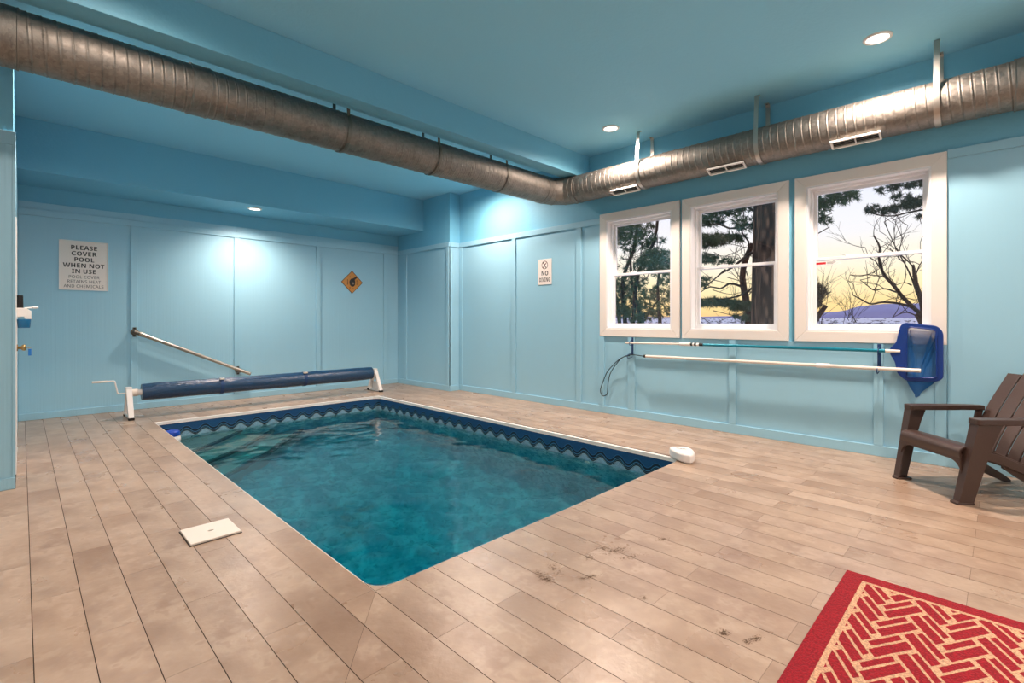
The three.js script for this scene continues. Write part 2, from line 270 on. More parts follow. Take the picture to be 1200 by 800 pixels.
{ // floor: a bed of dark grout with every plank tile on it
  const out = [[XW - 0.15, -8.62], [5.5, -8.62], [5.5, 2.45], [XW - 0.15, 2.45]], s = new THREE.Shape(out.map((p) => new THREE.Vector2(p[0], -p[1])));
  s.holes.push(new THREE.Path([[POOL.x0, POOL.z0], [POOL.x1, POOL.z0], [POOL.x1, POOL.z1], [POOL.x0, POOL.z1]].map((p) => new THREE.Vector2(p[0], -p[1]))));
  const g = new THREE.ExtrudeGeometry(s, { depth: 0.14, bevelEnabled: false }).rotateX(-Math.PI / 2).translate(0, -0.145, 0);
  const floor = struct('floor', planarUV(g.flat()), M.grout);
  const PITCH = 0.157, LEN = 0.955, GAP = 0.0030;
  const tints = [[1, 1, 1], [0.97, 0.96, 0.95], [1.03, 1.03, 1.03], [0.99, 0.97, 0.95], [0.94, 0.93, 0.92], [1.0, 0.99, 1.0]];
  const mats = tints.map((t) => phys({ map: rep(TEX.tile, 0.62, 0.62), color: new THREE.Color(...t.map((q, c) => [0.85, 0.81, 0.775][c] * q)), roughness: 0.60, ior: 1.66, roughnessMap: rep(TEX.tileRough, 0.8), bumpMap: rep(TEX.tileBump, 2), bumpScale: 0.0011 }));
  const cache = new Map();
  const prism = (poly, ox, oz, u0, v0) => {                        // convex outline -> chamfered slab with its top at y = 0
    const n = poly.length, c = 0.0016, inset = poly.map((p, i) => {
      const a = poly[(i + n - 1) % n], b = poly[(i + 1) % n], e1 = [p[0] - a[0], p[1] - a[1]], e2 = [b[0] - p[0], b[1] - p[1]], l1 = Math.hypot(...e1), l2 = Math.hypot(...e2);
      const n1 = [-e1[1] / l1, e1[0] / l1], n2 = [-e2[1] / l2, e2[0] / l2], k = c / Math.max(0.2, 1 + n1[0] * n2[0] + n1[1] * n2[1]);
      return [p[0] + (n1[0] + n2[0]) * k, p[1] + (n1[1] + n2[1]) * k];
    });
    const rings = [[poly, -0.007], [poly, -c], [inset, 0]].map(([q, y]) => q.map((p) => V(p[0] - ox, y, p[1] - oz)));
    const h = crease(loft(rings, true, true), 0.5), q = h.attributes.position, uv = new Float32Array(q.count * 2);
    for (let i = 0; i < q.count; i++) { uv[2 * i] = q.getX(i) + u0; uv[2 * i + 1] = q.getZ(i) + v0; }
    h.setAttribute('uv', new THREE.BufferAttribute(uv, 2)); return h;
  };
  const clip = (poly, nx, nz, d) => {                              // keep nx*x + nz*z <= d
    const r = []; poly.forEach((p, i) => { const q = poly[(i + 1) % poly.length], a = nx * p[0] + nz * p[1] - d, b = nx * q[0] + nz * q[1] - d; if (a <= 0) r.push(p); if ((a < 0 && b > 0) || (a > 0 && b < 0)) { const t = a / (a - b); r.push([p[0] + (q[0] - p[0]) * t, p[1] + (q[1] - p[1]) * t]); } });
    return r.length > 2 ? r : null;
  };
  const seen = (poly) => poly.some(([x, z]) => { const dd = S2 * (x - z), l = S2 * (x + z); if (dd < 0.3) return false; const px = 600 + FPX * l / dd, py = 376 + FPX * EYE / dd; return px > -60 && px < 1260 && py < 850; });
  const rest = [];
  const put = (x0, x1, z0, z1) => {
    if (x1 - x0 < 0.012 || z1 - z0 < 0.012) return;
    let polys = [[[x0 + GAP, z0 + GAP * 0.7], [x0 + GAP, z1 - GAP * 0.7], [x1 - GAP, z1 - GAP * 0.7], [x1 - GAP, z0 + GAP * 0.7]]];
    // the cut that runs off the pool corner at an angle
    const cx = 1.13, cz = -2.0, L = Math.hypot(0.354, 0.428), nx = 0.428 / L, nz = 0.354 / L, dd = nx * cx + nz * cz;
    const mx = (x0 + x1) / 2; if (mx > 0.3 && mx < 1.13 && z1 > -2.0) polys = polys.flatMap((p) => [clip(p, nx, nz, dd - 0.0022), clip(p, -nx, -nz, -dd - 0.0022)].filter(Boolean));
    for (const poly of polys) {
      const k = Math.floor(rnd() * 6), full = poly.length === 4 && Math.abs(z1 - z0 - LEN) < 1e-6 && Math.abs(x1 - x0 - PITCH) < 1e-6 && polys.length === 1, u0 = rnd() * 3, v0 = rnd() * 3;
      if (!seen(poly)) { rest.push(prism(poly, 0, 0, u0, v0)); continue; }
      const key = Math.floor(rnd() * 14);
      let g = full ? cache.get(key) : null;
      if (!g) { g = prism(poly, x0, z0, u0, v0); if (full) cache.set(key, g); }
      const m = obj('plank', g, mats[k], floor); m.position.set(x0, 0, z0);
    }
  };
  const cut = (x0, x1, z0, z1) => {                                // leave out the pool
    const px0 = Math.max(x0, POOL.x0), px1 = Math.min(x1, POOL.x1), pz0 = Math.max(z0, POOL.z0), pz1 = Math.min(z1, POOL.z1);
    if (px1 - px0 < 1e-4 || pz1 - pz0 < 1e-4) return put(x0, x1, z0, z1);
    if (z0 < pz0) put(x0, x1, z0, pz0);
    if (pz1 < z1) put(x0, x1, pz1, z1);
    if (x0 < px0 - 1e-4) put(x0, px0, pz0, pz1);
    if (px1 < x1 - 1e-4) put(px1, x1, pz0, pz1);
  };
  const cut2 = (x0, x1, z0, z1) => {                                // and stop at the partition
    if (x0 >= XL || z0 >= ZP) return cut(x0, x1, z0, z1);
    if (z1 > ZP) cut(x0, x1, Math.max(z0, ZP), z1);
    if (x1 > XL) cut(XL, x1, z0, Math.min(z1, ZP));
  };
  for (let k = -23; k <= 34; k++) {
    const x0 = Math.max(XW, POOL.x0 + (k - 7) * PITCH), x1 = Math.min(XR, POOL.x0 + (k - 6) * PITCH), even = ((k % 2) + 2) % 2 === 0;
    const off = even ? -2.02 : -2.495, back = x1 <= XL ? ZP : -7.93;
    if (x1 <= x0) continue;
    let z = ZF;
    const js = []; for (let n = -8; n < 8; n++) js.push(off + n * LEN);
    js.sort((a, b) => b - a);
    for (const j of js) { if (j >= z) continue; if (j <= back + 0.12) break; cut2(x0, x1, j, z); z = j; }
    cut2(x0, x1, back, z);
    if (x1 > XL) cut(Math.max(x0, XL), x1, ZB, back);
  }
  const r = obj('plank', rest, mats[0], floor); r.userData.kind = 'stuff';
}

// ------------------------------------------------------------------ windows
function board(pts, depth, b = 0.004) {                              // outline in (z, y) -> board standing on the wall, front face towards -x
  const s = new THREE.Shape(pts.map((p) => new THREE.Vector2(p[0], p[1])));
  const g = new THREE.ExtrudeGeometry(s, { depth: depth - 2 * b, bevelEnabled: true, bevelThickness: b, bevelSize: b, bevelOffset: -b, bevelSegments: 2, curveSegments: 12 });
  g.rotateY(-Math.PI / 2);                                           // (x, y, z) -> (-z, y, x): depth runs towards -x
  return planarUV(g.flat()).translate(-b, 0, 0);
}
WINDOWS.forEach(([a, b], i) => {
  const w = structGroup('window_' + (i + 1)), f = 5.5, c = CW, i0 = a + c, i1 = b - c, j0 = WY0 + c, j1 = WY1 - c, B = (pts) => board(pts, 0.034, 0.005).translate(f, 0, 0);
  obj('casing', B([[a, WY1], [i0, j1], [i1, j1], [b, WY1]].reverse()), M.casing, w);
  obj('casing', B([[a, WY0], [b, WY0], [i1, j0], [i0, j0]]), M.casing, w);
  obj('casing', B([[a, WY0], [i0, j0], [i0, j1], [a, WY1]]), M.casing, w);
  obj('casing', B([[b, WY0], [b, WY1], [i1, j1], [i1, j0]]), M.casing, w);
  const t = 0.016, X0 = 5.472, X1 = 5.655;
  for (const g of [bx(X0, X1, j0, j0 + t, i0, i1), bx(X0, X1, j1 - t, j1, i0, i1), bx(X0, X1, j0 + t, j1 - t, i0, i0 + t), bx(X0, X1, j0 + t, j1 - t, i1 - t, i1)]) obj('jamb', g, M.vinyl, w);
  const k0 = i0 + t, k1 = i1 - t, l0 = j0 + t, l1 = j1 - t, fr = 0.022;
  obj('frame', [bx(5.555, 5.64, l0, l0 + fr, k0, k1), bx(5.555, 5.64, l1 - fr, l1, k0, k1), bx(5.555, 5.64, l0 + fr, l1 - fr, k0, k0 + fr), bx(5.555, 5.64, l0 + fr, l1 - fr, k1 - fr, k1)], M.vinyl, w);
  const m0 = k0 + fr, m1 = k1 - fr, n0 = l0 + fr, n1 = l1 - fr, mid = (n0 + n1) / 2, r = 0.030;
  const sash = (name, x0, x1, y0, y1) => {
    const s = obj(name, [bx(x0, x1, y0, y0 + r, m0, m1), bx(x0, x1, y1 - r, y1, m0, m1), bx(x0, x1, y0 + r, y1 - r, m0, m0 + r), bx(x0, x1, y0 + r, y1 - r, m1 - r, m1)], M.vinyl, w);
    obj('pane', new THREE.BoxGeometry(0.003, y1 - y0 - 2 * r, m1 - m0 - 2 * r).translate((x0 + x1) / 2, (y0 + y1) / 2, (m0 + m1) / 2), M.glass, s);
    return s;
  };
  sash('upper_sash', 5.603, 5.632, mid - r / 2, n1);
  const lo = sash('lower_sash', 5.568, 5.598, n0, mid + r / 2);
  obj('sash_lock', bx(5.572, 5.594, mid + r / 2, mid + r / 2 + 0.012, (m0 + m1) / 2 - 0.16, (m0 + m1) / 2 - 0.08, 0.004), M.vinyl, lo);
});
{ // small paper label left on the sash of the right-hand window
  const t = canvasTex(256, 48, (g, w, h) => { g.fillStyle = '#f2efec'; g.fillRect(0, 0, w, h); g.fillStyle = '#c8202a'; g.fillRect(6, 8, 100, 30); g.fillStyle = '#555'; for (let i = 0; i < 3; i++) g.fillRect(118, 9 + i * 11, 90 - i * 14, 5); });
  const g = new THREE.BoxGeometry(0.001, 0.032, 0.21), m = obj('warning_label', g, phys({ map: t, roughness: 0.5 }));
  m.rotation.y = 0; m.position.set(5.5665, 1.785, -1.205);
  tag(m, 'small white and red paper label on the sash of the rightmost window', 'label');
}

// ------------------------------------------------------------------ lamps in the ceiling
function downlight(x, y, z, label, power = 1, spot = false, r = 0.094) {
  const t = thing('downlight', label, 'ceiling light', [x, y, z], 0, 'round recessed downlights');
  obj('trim_ring', new THREE.LatheGeometry([[r * 0.80, -0.001], [r * 0.80, -0.010], [r * 0.86, -0.014], [r, -0.010], [r * 1.04, -0.003], [r * 1.04, 0], [r * 0.8, 0]].map((p) => new THREE.Vector2(...p)), 40), M.white, t);
  obj('lamp_lens', new THREE.CylinderGeometry(r * 0.8, r * 0.8, 0.006, 40).translate(0, -0.006, 0), M.lens, t);
  const l = new THREE.SpotLight(LAMP, LAMP_POWER * power * 0.0144, 0, spot ? 1.34 : 1.45, spot ? 0.9 : 0.8); l.name = 'downlight_lamp';
  l.position.set(0, -0.02, 0); l.target.position.set(0, -1, 0); l.castShadow = true; l.shadow.radius = 3; t.add(l, l.target);
}
downlight(4.84, CEIL, -3.22, 'glowing round ceiling downlight left of the first pair of duct straps');
downlight(4.79, CEIL, -0.70, 'glowing round ceiling downlight nearest the strap at the right edge');
downlight(2.448, 2.886, -7.84, 'small glowing downlight under the low soffit along the back wall', 0.72, true);
downlight(4.84, CEIL, -5.74, 'round ceiling downlight hidden behind the beam and duct in the far corner', 1);
downlight(0.40, CEIL, -3.22, 'round ceiling downlight near the beam out of frame overhead', 0.6);
downlight(0.40, CEIL, 1.00, 'round ceiling downlight overhead just behind the viewpoint', 1);
downlight(0.50, CEIL, -5.2, 'round ceiling downlight behind the duct beside the left wall', 0.8);
downlight(2.9, CEIL, 1.1, 'round ceiling downlight in the middle of the room behind the viewpoint', 1);

// ------------------------------------------------------------------ swimming pool
function roundRect(x0, x1, z0, z1, r, n = 8) {                         // outline points (x, z), counter-clockwise seen from above
  const p = []; for (const [cx, cz, a0] of [[x1 - r, z0 + r, -90], [x1 - r, z1 - r, 0], [x0 + r, z1 - r, 90], [x0 + r, z0 + r, 180]]) for (let i = 0; i <= n; i++) { const a = THREE.MathUtils.degToRad(a0 + 90 * i / n); p.push([cx + r * Math.cos(a), cz + r * Math.sin(a)]); }
  return p;
}
const WATER_Y = -0.205, DEPTH = 1.35;
{
  const t = thing('swimming_pool', 'sunken rectangular swimming pool with wave-patterned blue liner and pale coping', 'pool', [0, 0, 0]);
  const inner = [POOL.x0 + 0.0040, POOL.x1 - 0.050, POOL.z0 + 0.055, POOL.z1 - 0.0040];
  const shape = (r, pts) => { const s = new THREE.Shape(r.map((p) => new THREE.Vector2(p[0], -p[1]))); s.holes.push(new THREE.Path(pts.map((p) => new THREE.Vector2(p[0], -p[1])))); return s; };
  const outer = [[POOL.x0 + 0.001, POOL.z0 + 0.001], [POOL.x1 - 0.008, POOL.z0 + 0.001], [POOL.x1 - 0.008, POOL.z1 - 0.001], [POOL.x0 + 0.001, POOL.z1 - 0.001]];
  const b = 0.0012;
  obj('coping', planarUV(new THREE.ExtrudeGeometry(shape(outer, roundRect(inner[0], inner[1], inner[2], inner[3], 0.10)), { depth: 0.034 - 2 * b, bevelEnabled: true, bevelThickness: b, bevelSize: b, bevelOffset: -b, bevelSegments: 3 }).rotateX(-Math.PI / 2).translate(0, -0.037 + b, 0).flat()), M.copingWhite, t);
  // liner: the walls in two bands and a floor, each with its own wall behind it
  const o = 0.006, L = roundRect(inner[0] - o, inner[1] + o, inner[2] - o, inner[3] + o, 0.106), strip = (y0, y1, off) => {
    const pos = [], uv = [], idx = []; let s = 0; const n = L.length;
    for (let i = 0; i <= n; i++) { const p = L[i % n], q = L[(i + n - 1) % n]; if (i) s += Math.hypot(p[0] - q[0], p[1] - q[1]); pos.push(p[0], y0, p[1], p[0], y1, p[1]); uv.push(s, 0, s, 1); }
    for (let i = 0; i < n; i++) { const a = 2 * i; idx.push(a, a + 2, a + 1, a + 1, a + 2, a + 3); }
    const g = new THREE.BufferGeometry(); g.setAttribute('position', new THREE.Float32BufferAttribute(pos, 3)); g.setAttribute('uv', new THREE.Float32BufferAttribute(uv, 2)); g.setIndex(idx); return g;
  };
  const bandG = strip(-0.222, -0.030); { const uv = bandG.attributes.uv; for (let i = 0; i < uv.count; i++) uv.setX(i, uv.getX(i) / 0.82); }
  obj('liner_band', crease(bandG, 0.9), M.band, t);
  const wallG = strip(-DEPTH, -0.222); { const uv = wallG.attributes.uv; for (let i = 0; i < uv.count; i++) uv.setY(i, uv.getY(i) * 1.07); }
  obj('liner_wall', crease(wallG, 0.9), M.liner, t);
  obj('liner_floor', planarUV(new THREE.ExtrudeGeometry(new THREE.Shape(L.map((p) => new THREE.Vector2(p[0], -p[1]))), { depth: 0.05, bevelEnabled: false }).rotateX(-Math.PI / 2).translate(0, -DEPTH - 0.05, 0).flat()), M.liner, t);
  obj('shell', planarUV(new THREE.ExtrudeGeometry(shape([[POOL.x0 - 0.15, POOL.z0 - 0.15], [POOL.x1 + 0.15, POOL.z0 - 0.15], [POOL.x1 + 0.15, POOL.z1 + 0.15], [POOL.x0 - 0.15, POOL.z1 + 0.15]], roundRect(inner[0] - o - 0.002, inner[1] + o + 0.002, inner[2] - o - 0.002, inner[3] + o + 0.002, 0.106)), { depth: DEPTH - 0.1, bevelEnabled: false }).rotateX(-Math.PI / 2).translate(0, -DEPTH - 0.05, 0).flat()), M.grout, t);
  // three corner steps, cut off slantwise
  const cx = inner[0] + 0.001, cz = inner[2] + 0.001;
  [[0.95, -0.36], [1.35, -0.62], [1.75, -0.88]].forEach(([c, y]) => {
    const pts = [[cx, cz], [cx + c, cz], [cx + c * 0.56, cz + c * 0.50], [cx, cz + c]];
    const g = new THREE.ExtrudeGeometry(new THREE.Shape(pts.map((p) => new THREE.Vector2(p[0], -p[1]))), { depth: DEPTH + y - 0.03, bevelEnabled: true, bevelThickness: 0.015, bevelSize: 0.015, bevelOffset: -0.015, bevelSegments: 3 });
    const st = obj('step', planarUV(g.rotateX(-Math.PI / 2).translate(0, -DEPTH + 0.015, 0).flat()), M.step, t);
    const e = pts.slice(1), yy = y + 0.002; for (let i = 0; i < 2; i++) obj('step_edge', crease(loft([e[i], e[i + 1]].map(([x, z]) => [[-0.035, 0.003], [0.012, 0.003], [0.012, -0.10], [0.004, -0.10]].map(([o, q]) => V(x + o * 0.72, yy + q, z + o * 0.72)))), 0.4), M.stepEdge, st);
  });
  for (const [sx, x] of [[1, inner[0]], [-1, inner[1]]]) {               // tile filling in the rounded near corners
    const r = 0.10, s = new THREE.Shape(); s.moveTo(x - sx * 0.002, -(inner[3] + 0.002)); s.lineTo(x + sx * r, -(inner[3] + 0.002)); s.lineTo(x + sx * r, -inner[3]); for (let i = 0; i <= 8; i++) { const a = Math.PI / 2 * i / 8; s.lineTo(x + sx * (r - r * Math.sin(a)), -(inner[3] - r + r * Math.cos(a))); } s.lineTo(x - sx * 0.002, -(inner[3] - r)); s.closePath();
    obj('corner_tile', planarUV(new THREE.ExtrudeGeometry(s, { depth: 0.0025, bevelEnabled: false }).rotateX(-Math.PI / 2).translate(0, -0.0025, 0).flat()), phys({ map: rep(TEX.tile, 0.62), color: 0xe6e6e6, roughness: 0.4 }), t);
  }
  obj('return_fitting', new THREE.CylinderGeometry(0.03, 0.034, 0.012, 20).rotateZ(Math.PI / 2).translate(inner[1] + 0.0, -0.29, -3.02), M.white, t);
  const e = 0.010, W = roundRect(inner[0] - e, inner[1] + e, inner[2] - e, inner[3] + e, 0.108);
  const water = obj('pool_water', planarUV(new THREE.ExtrudeGeometry(new THREE.Shape(W.map((p) => new THREE.Vector2(p[0], -p[1]))), { depth: DEPTH + WATER_Y + 0.02, bevelEnabled: false }).rotateX(-Math.PI / 2).translate(0, -DEPTH - 0.02, 0).flat()), M.water, scene, 'stuff');
  tag(water, 'murky teal water rippling in the swimming pool', 'water');
}

// ------------------------------------------------------------------ spiral duct
{
  const t = thing('spiral_duct', 'galvanised spiral air duct running along the beam and turning along the window wall', 'duct', [0, 0, 0]);
  const R = 0.178, CX = 5.29, CY = 2.99, CZ = -4.385, PITCH = 0.068, SEG = 44;
  const run = (a, b) => {
    const L = a.distanceTo(b), ax = b.clone().sub(a).normalize(), e1 = V(0, 1, 0), e2 = ax.clone().cross(e1), n = Math.round(L / PITCH * 18), pos = [], uv = [], idx = [];
    for (let i = 0; i <= n; i++) for (let j = 0; j <= SEG; j++) {
      const s = L * i / n, th = 2 * Math.PI * j / SEG, f = (((s / PITCH - j / SEG) % 1) + 1) % 1, r = R + 0.0034 * Math.exp(-(((f - 0.5) / 0.05) ** 2)) - 0.0026 * Math.exp(-(((f - 0.63) / 0.045) ** 2));
      const p = a.clone().addScaledVector(ax, s).addScaledVector(e1, r * Math.cos(th)).addScaledVector(e2, r * Math.sin(th)); pos.push(p.x, p.y, p.z); uv.push(R * th, s);
    }
    for (let i = 0; i < n; i++) for (let j = 0; j < SEG; j++) { const q = i * (SEG + 1) + j; idx.push(q, q + 1, q + SEG + 1, q + 1, q + SEG + 2, q + SEG + 1); }
    const g = new THREE.BufferGeometry(); g.setAttribute('position', new THREE.Float32BufferAttribute(pos, 3)); g.setAttribute('uv', new THREE.Float32BufferAttribute(uv, 2)); g.setIndex(idx); g.computeVertexNormals(); return g;
  };
  const ER = 0.30;
  obj('duct_run', run(V(XW, CY, CZ), V(CX - ER - 0.06, CY, CZ)), M.galv, t);
  obj('duct_run', run(V(CX, CY, CZ + ER + 0.06), V(CX, CY, ZF)), M.galv, t);
  const ring = (c, ax, r) => { const e1 = V(0, 1, 0), e2 = ax.clone().cross(e1); return [...Array(SEG)].map((_, j) => c.clone().addScaledVector(e1, r * Math.cos(2 * Math.PI * j / SEG)).addScaledVector(e2, r * Math.sin(2 * Math.PI * j / SEG))); };
  const st = [[V(CX - ER - 0.075, CY, CZ), V(1, 0, 0)]];
  for (const d of [0, 28, 62, 90]) { const a = THREE.MathUtils.degToRad(d); st.push([V(CX - ER + ER * Math.sin(a), CY, CZ + ER - ER * Math.cos(a)), V(Math.cos(a), 0, Math.sin(a))]); }
  st.push([V(CX, CY, CZ + ER + 0.075), V(0, 0, 1)]);
  const uvRing = (g) => { planarUV(g.flat()); return g; };
  obj('elbow', planarUV(crease(loft(st.map(([c, a]) => ring(c, a, R + 0.003)), true, false), 0.3)), M.galv, t);
  for (const [c, a] of st) obj('elbow_seam', tube(ring(c, a, R + 0.004), 0.004, 6, 60, 0.5, true), M.galv, t);
  const collar = (c, ax, w, r = R + 0.005) => obj('coupling', crease(loft([[-w / 2, R], [-w / 2, r + 0.003], [-w / 2 + 0.008, r + 0.003], [-w / 2 + 0.012, r], [w / 2 - 0.012, r], [w / 2 - 0.008, r + 0.003], [w / 2, r + 0.003], [w / 2, R]].map(([o, q]) => ring(c.clone().addScaledVector(ax, o), ax, q)), true, false), 0.4), M.galv, t);
  collar(V(0.96, CY, CZ), V(1, 0, 0), 0.13); collar(V(-0.06, CY, CZ), V(1, 0, 0), 0.10); collar(V(CX, CY, 0.12), V(0, 0, 1), 0.12, R + 0.009);
  // supply registers let into the underside
  for (const [z, l] of [[-3.26, 0.37], [-2.045, 0.38], [-0.92, 0.37]]) {
    const g = new THREE.Group(); g.name = 'air_register' + (t.children.filter((c) => c.name.startsWith('air_register')).length ? '_' + String(t.children.filter((c) => c.name.startsWith('air_register')).length).padStart(3, '0') : ''); t.add(g);
    const th = THREE.MathUtils.degToRad(66); g.position.set(CX - (R + 0.012) * Math.cos(th), CY - (R + 0.012) * Math.sin(th), z); g.rotation.z = -(Math.PI / 2 - th) ;
    const w = 0.105, f = 0.016;
    obj('register_frame', [bx(-w / 2, w / 2, -0.012, 0.006, -l / 2, -l / 2 + f), bx(-w / 2, w / 2, -0.012, 0.006, l / 2 - f, l / 2), bx(-w / 2, -w / 2 + f, -0.012, 0.006, -l / 2 + f, l / 2 - f), bx(w / 2 - f, w / 2, -0.012, 0.006, -l / 2 + f, l / 2 - f), bx(-w / 2 + f, w / 2 - f, -0.010, 0.004, -0.005, 0.005)], M.register, g);
    obj('register_throat', bx(-w / 2 + f, w / 2 - f, 0.006, 0.05, -l / 2 + f, l / 2 - f), M.dark, g);
    for (const q of [-0.02, 0, 0.02]) for (const s of [-1, 1]) obj('register_blade', bx(-0.008, 0.008, -0.001, 0.001, 0.008, l / 2 - f, 0).applyMatrix4(new THREE.Matrix4().makeRotationZ(0.7)).translate(q, 0.001, s < 0 ? -(l / 2 - f) - 0.008 : 0), M.strap, g);
  }
  // steel hanger straps: two tails screwed to the ceiling and a sling round the duct
  const band = (path, w, ax) => { const r = []; const th = 0.0016; path.forEach((p, i) => { const a = path[Math.max(0, i - 1)], b = path[Math.min(path.length - 1, i + 1)], n = b.clone().sub(a).normalize().cross(ax); r.push([p.clone().addScaledVector(ax, -w / 2).addScaledVector(n, th), p.clone().addScaledVector(ax, w / 2).addScaledVector(n, th), p.clone().addScaledVector(ax, w / 2).addScaledVector(n, -th), p.clone().addScaledVector(ax, -w / 2).addScaledVector(n, -th)]); }); return crease(loft(r), 0.5); };
  const rs = R + 0.0075;
  [[-3.04, 'pair of steel hanger straps on the window-wall duct, nearest the corner elbow'], [-1.72, 'pair of steel hanger straps on the window-wall duct above the middle window'], [-0.37, 'tall bright steel hanger strap on the window-wall duct above the right window']].forEach(([z, label]) => {
    const h = thing('hanger_strap', label, 'strap', [0, 0, 0], 0, 'hanger straps of the window-wall duct'), path = [V(CX - 0.10, CEIL - 0.002, z), V(CX - 0.135, CEIL - 0.004, z), V(CX - 0.145, CEIL - 0.02, z), V(CX - 0.155, CEIL - 0.12, z), V(CX - 0.178, CY + 0.12, z)];
    for (let i = 0; i <= 18; i++) { const a = Math.PI + Math.PI * i / 18; path.push(V(CX + rs * Math.cos(a), CY + rs * Math.sin(a), z)); }
    path.push(V(CX + 0.183, CY + 0.12, z), V(CX + 0.18, CEIL - 0.02, z), V(CX + 0.17, CEIL - 0.004, z), V(CX + 0.13, CEIL - 0.002, z));
    obj('strap_band', band(path, 0.04, V(0, 0, 1)), M.strap, h);
    for (const x of [CX - 0.118, CX + 0.15]) obj('screw', new THREE.CylinderGeometry(0.007, 0.008, 0.005, 10).translate(x, CEIL - 0.007, z), M.castIron, h);
  });
  [[2.12, 'dark hanger strap slung round the middle of the beam-side duct'], [3.14, 'dark hanger strap slung round the beam-side duct nearer the corner'], [4.15, 'short hanger strap on the beam-side duct beside the elbow']].forEach(([x, label]) => {
    const h = thing('hanger_strap', label, 'strap'), path = [V(x, CEIL - 0.002, CZ + 0.26), V(x, CEIL - 0.004, CZ + 0.225)];
    path.length = 0; path.push(V(x, CEIL - 0.002, CZ + 0.09), V(x, CEIL - 0.003, CZ + 0.12), V(x, CEIL - 0.02, CZ + 0.14));
    for (let i = 0; i <= 26; i++) { const a = -0.65 + (Math.PI + 1.3) * i / 26; path.push(V(x, CY - rs * Math.sin(a), CZ + rs * Math.cos(a))); }
    path.push(V(x, CEIL - 0.02, CZ - 0.14), V(x, CEIL - 0.003, CZ - 0.12), V(x, CEIL - 0.002, CZ - 0.09));
    obj('strap_band', band(path, 0.03, V(1, 0, 0)), M.castIron, h);
    for (const s of [-1, 1]) obj('screw', new THREE.CylinderGeometry(0.007, 0.008, 0.005, 10).translate(x, CEIL - 0.007, CZ + s * 0.105), M.castIron, h);
  });
}

// ------------------------------------------------------------------ pool cover reel
{
  const AY = 0.315, AZ = -7.765;
  const t = thing('cover_reel', 'pool cover reel with rolled blue cover on white A-frame stands by the back wall', 'pool reel', [0, 0, 0]);
  const stand = (x, flip) => {
    const s = new THREE.Group(); s.name = flip ? 'stand_001' : 'stand'; t.add(s); s.position.set(x, 0, AZ);
    for (const k of [1, -1]) {
      const leg = loft([[0.012, 0.20], [AY + 0.055, 0.012]].map(([y, z]) => [[-0.028, -0.022], [0.028, -0.022], [0.028, 0.022], [-0.028, 0.022]].map(([a, b]) => V(a, y, k * (z + b)))));
      obj('leg', crease(leg, 0.4), M.white, s);
      obj('foot_cap', bx(-0.030, 0.030, 0, 0.030, k * 0.172, k * 0.226, 0.003), M.dark, s);
    }
    obj('base_bar', bx(-0.020, 0.020, 0.008, 0.042, -0.18, 0.18), M.white, s);
    obj('top_block', bx(-0.032, 0.032, AY + 0.005, AY + 0.075, -0.036, 0.036, 0.006), M.white, s);
    obj('gusset', bx(-0.004, 0.004, 0.04, 0.17, -0.10, 0.10), M.white, s);
  };
  stand(0.955, false); stand(4.375, true);
  obj('tube', cyl(V(0.99, AY, AZ), V(4.345, AY, AZ), 0.038), M.white, t);
  obj('hub', cyl(V(0.985, AY, AZ), V(1.045, AY, AZ), 0.046), M.coping, t);
  // rolled cover: slightly uneven spiral roll
  const n = 90, rings = [];
  const wob = makeNoise(71, 64);
  for (let i = 0; i <= n; i++) { const x = lerp(1.085, 4.30, i / n), r = []; for (let j = 0; j < 48; j++) { const a = 2 * Math.PI * j / 48, q = 0.106 + 0.004 * (wob(i * 0.5, j / 48 * 8) - 0.5) - 0.004 * smooth(Math.abs(i / n - 0.5), 0.44, 0.5) + (j > 9 && j < 12 ? 0.005 : 0); r.push(V(x, AY + q * Math.sin(a) - 0.004 * Math.sin(Math.PI * i / n), AZ + q * Math.cos(a))); } rings.push(r); }
  const roll = obj('cover_roll', planarUV(crease(loft(rings), 0.5)), M.cover, t);
  for (const x of [1.98, 3.14]) { const p = []; for (let j = 0; j < 40; j++) { const a = 2 * Math.PI * j / 40; p.push([x, AY - 0.004 + 0.1105 * Math.sin(a), AZ + 0.1105 * Math.cos(a)]); } obj('tie_strap', crease(loft([-0.022, 0.022].flatMap((o) => (o < 0 ? [[o, -0.004], [o, 0.0015]] : [[o, 0.0015], [o, -0.004]])).map(([o, d]) => p.map((q, j) => V(q[0] + o, q[1] + d * Math.sin(2 * Math.PI * j / 40), q[2] + d * Math.cos(2 * Math.PI * j / 40)))), true, false), 0.5), M.strapBlue, t); obj('buckle', bx(x - 0.03, x + 0.03, AY + 0.088, AY + 0.110, AZ + 0.045, AZ + 0.085, 0.004), M.coping, t); }
  obj('crank', tube([V(0.985, AY, AZ), V(0.86, AY, AZ), V(0.845, AY + 0.01, AZ + 0.004), V(0.815, AY + 0.155, AZ + 0.02), V(0.80, AY + 0.165, AZ + 0.02), V(0.62, AY + 0.165, AZ + 0.02)], 0.0085, 10, 60, 0.1), M.white, t);
  obj('crank_grip', cyl(V(0.60, AY + 0.165, AZ + 0.02), V(0.745, AY + 0.165, AZ + 0.02), 0.0125), M.coping, t);
}

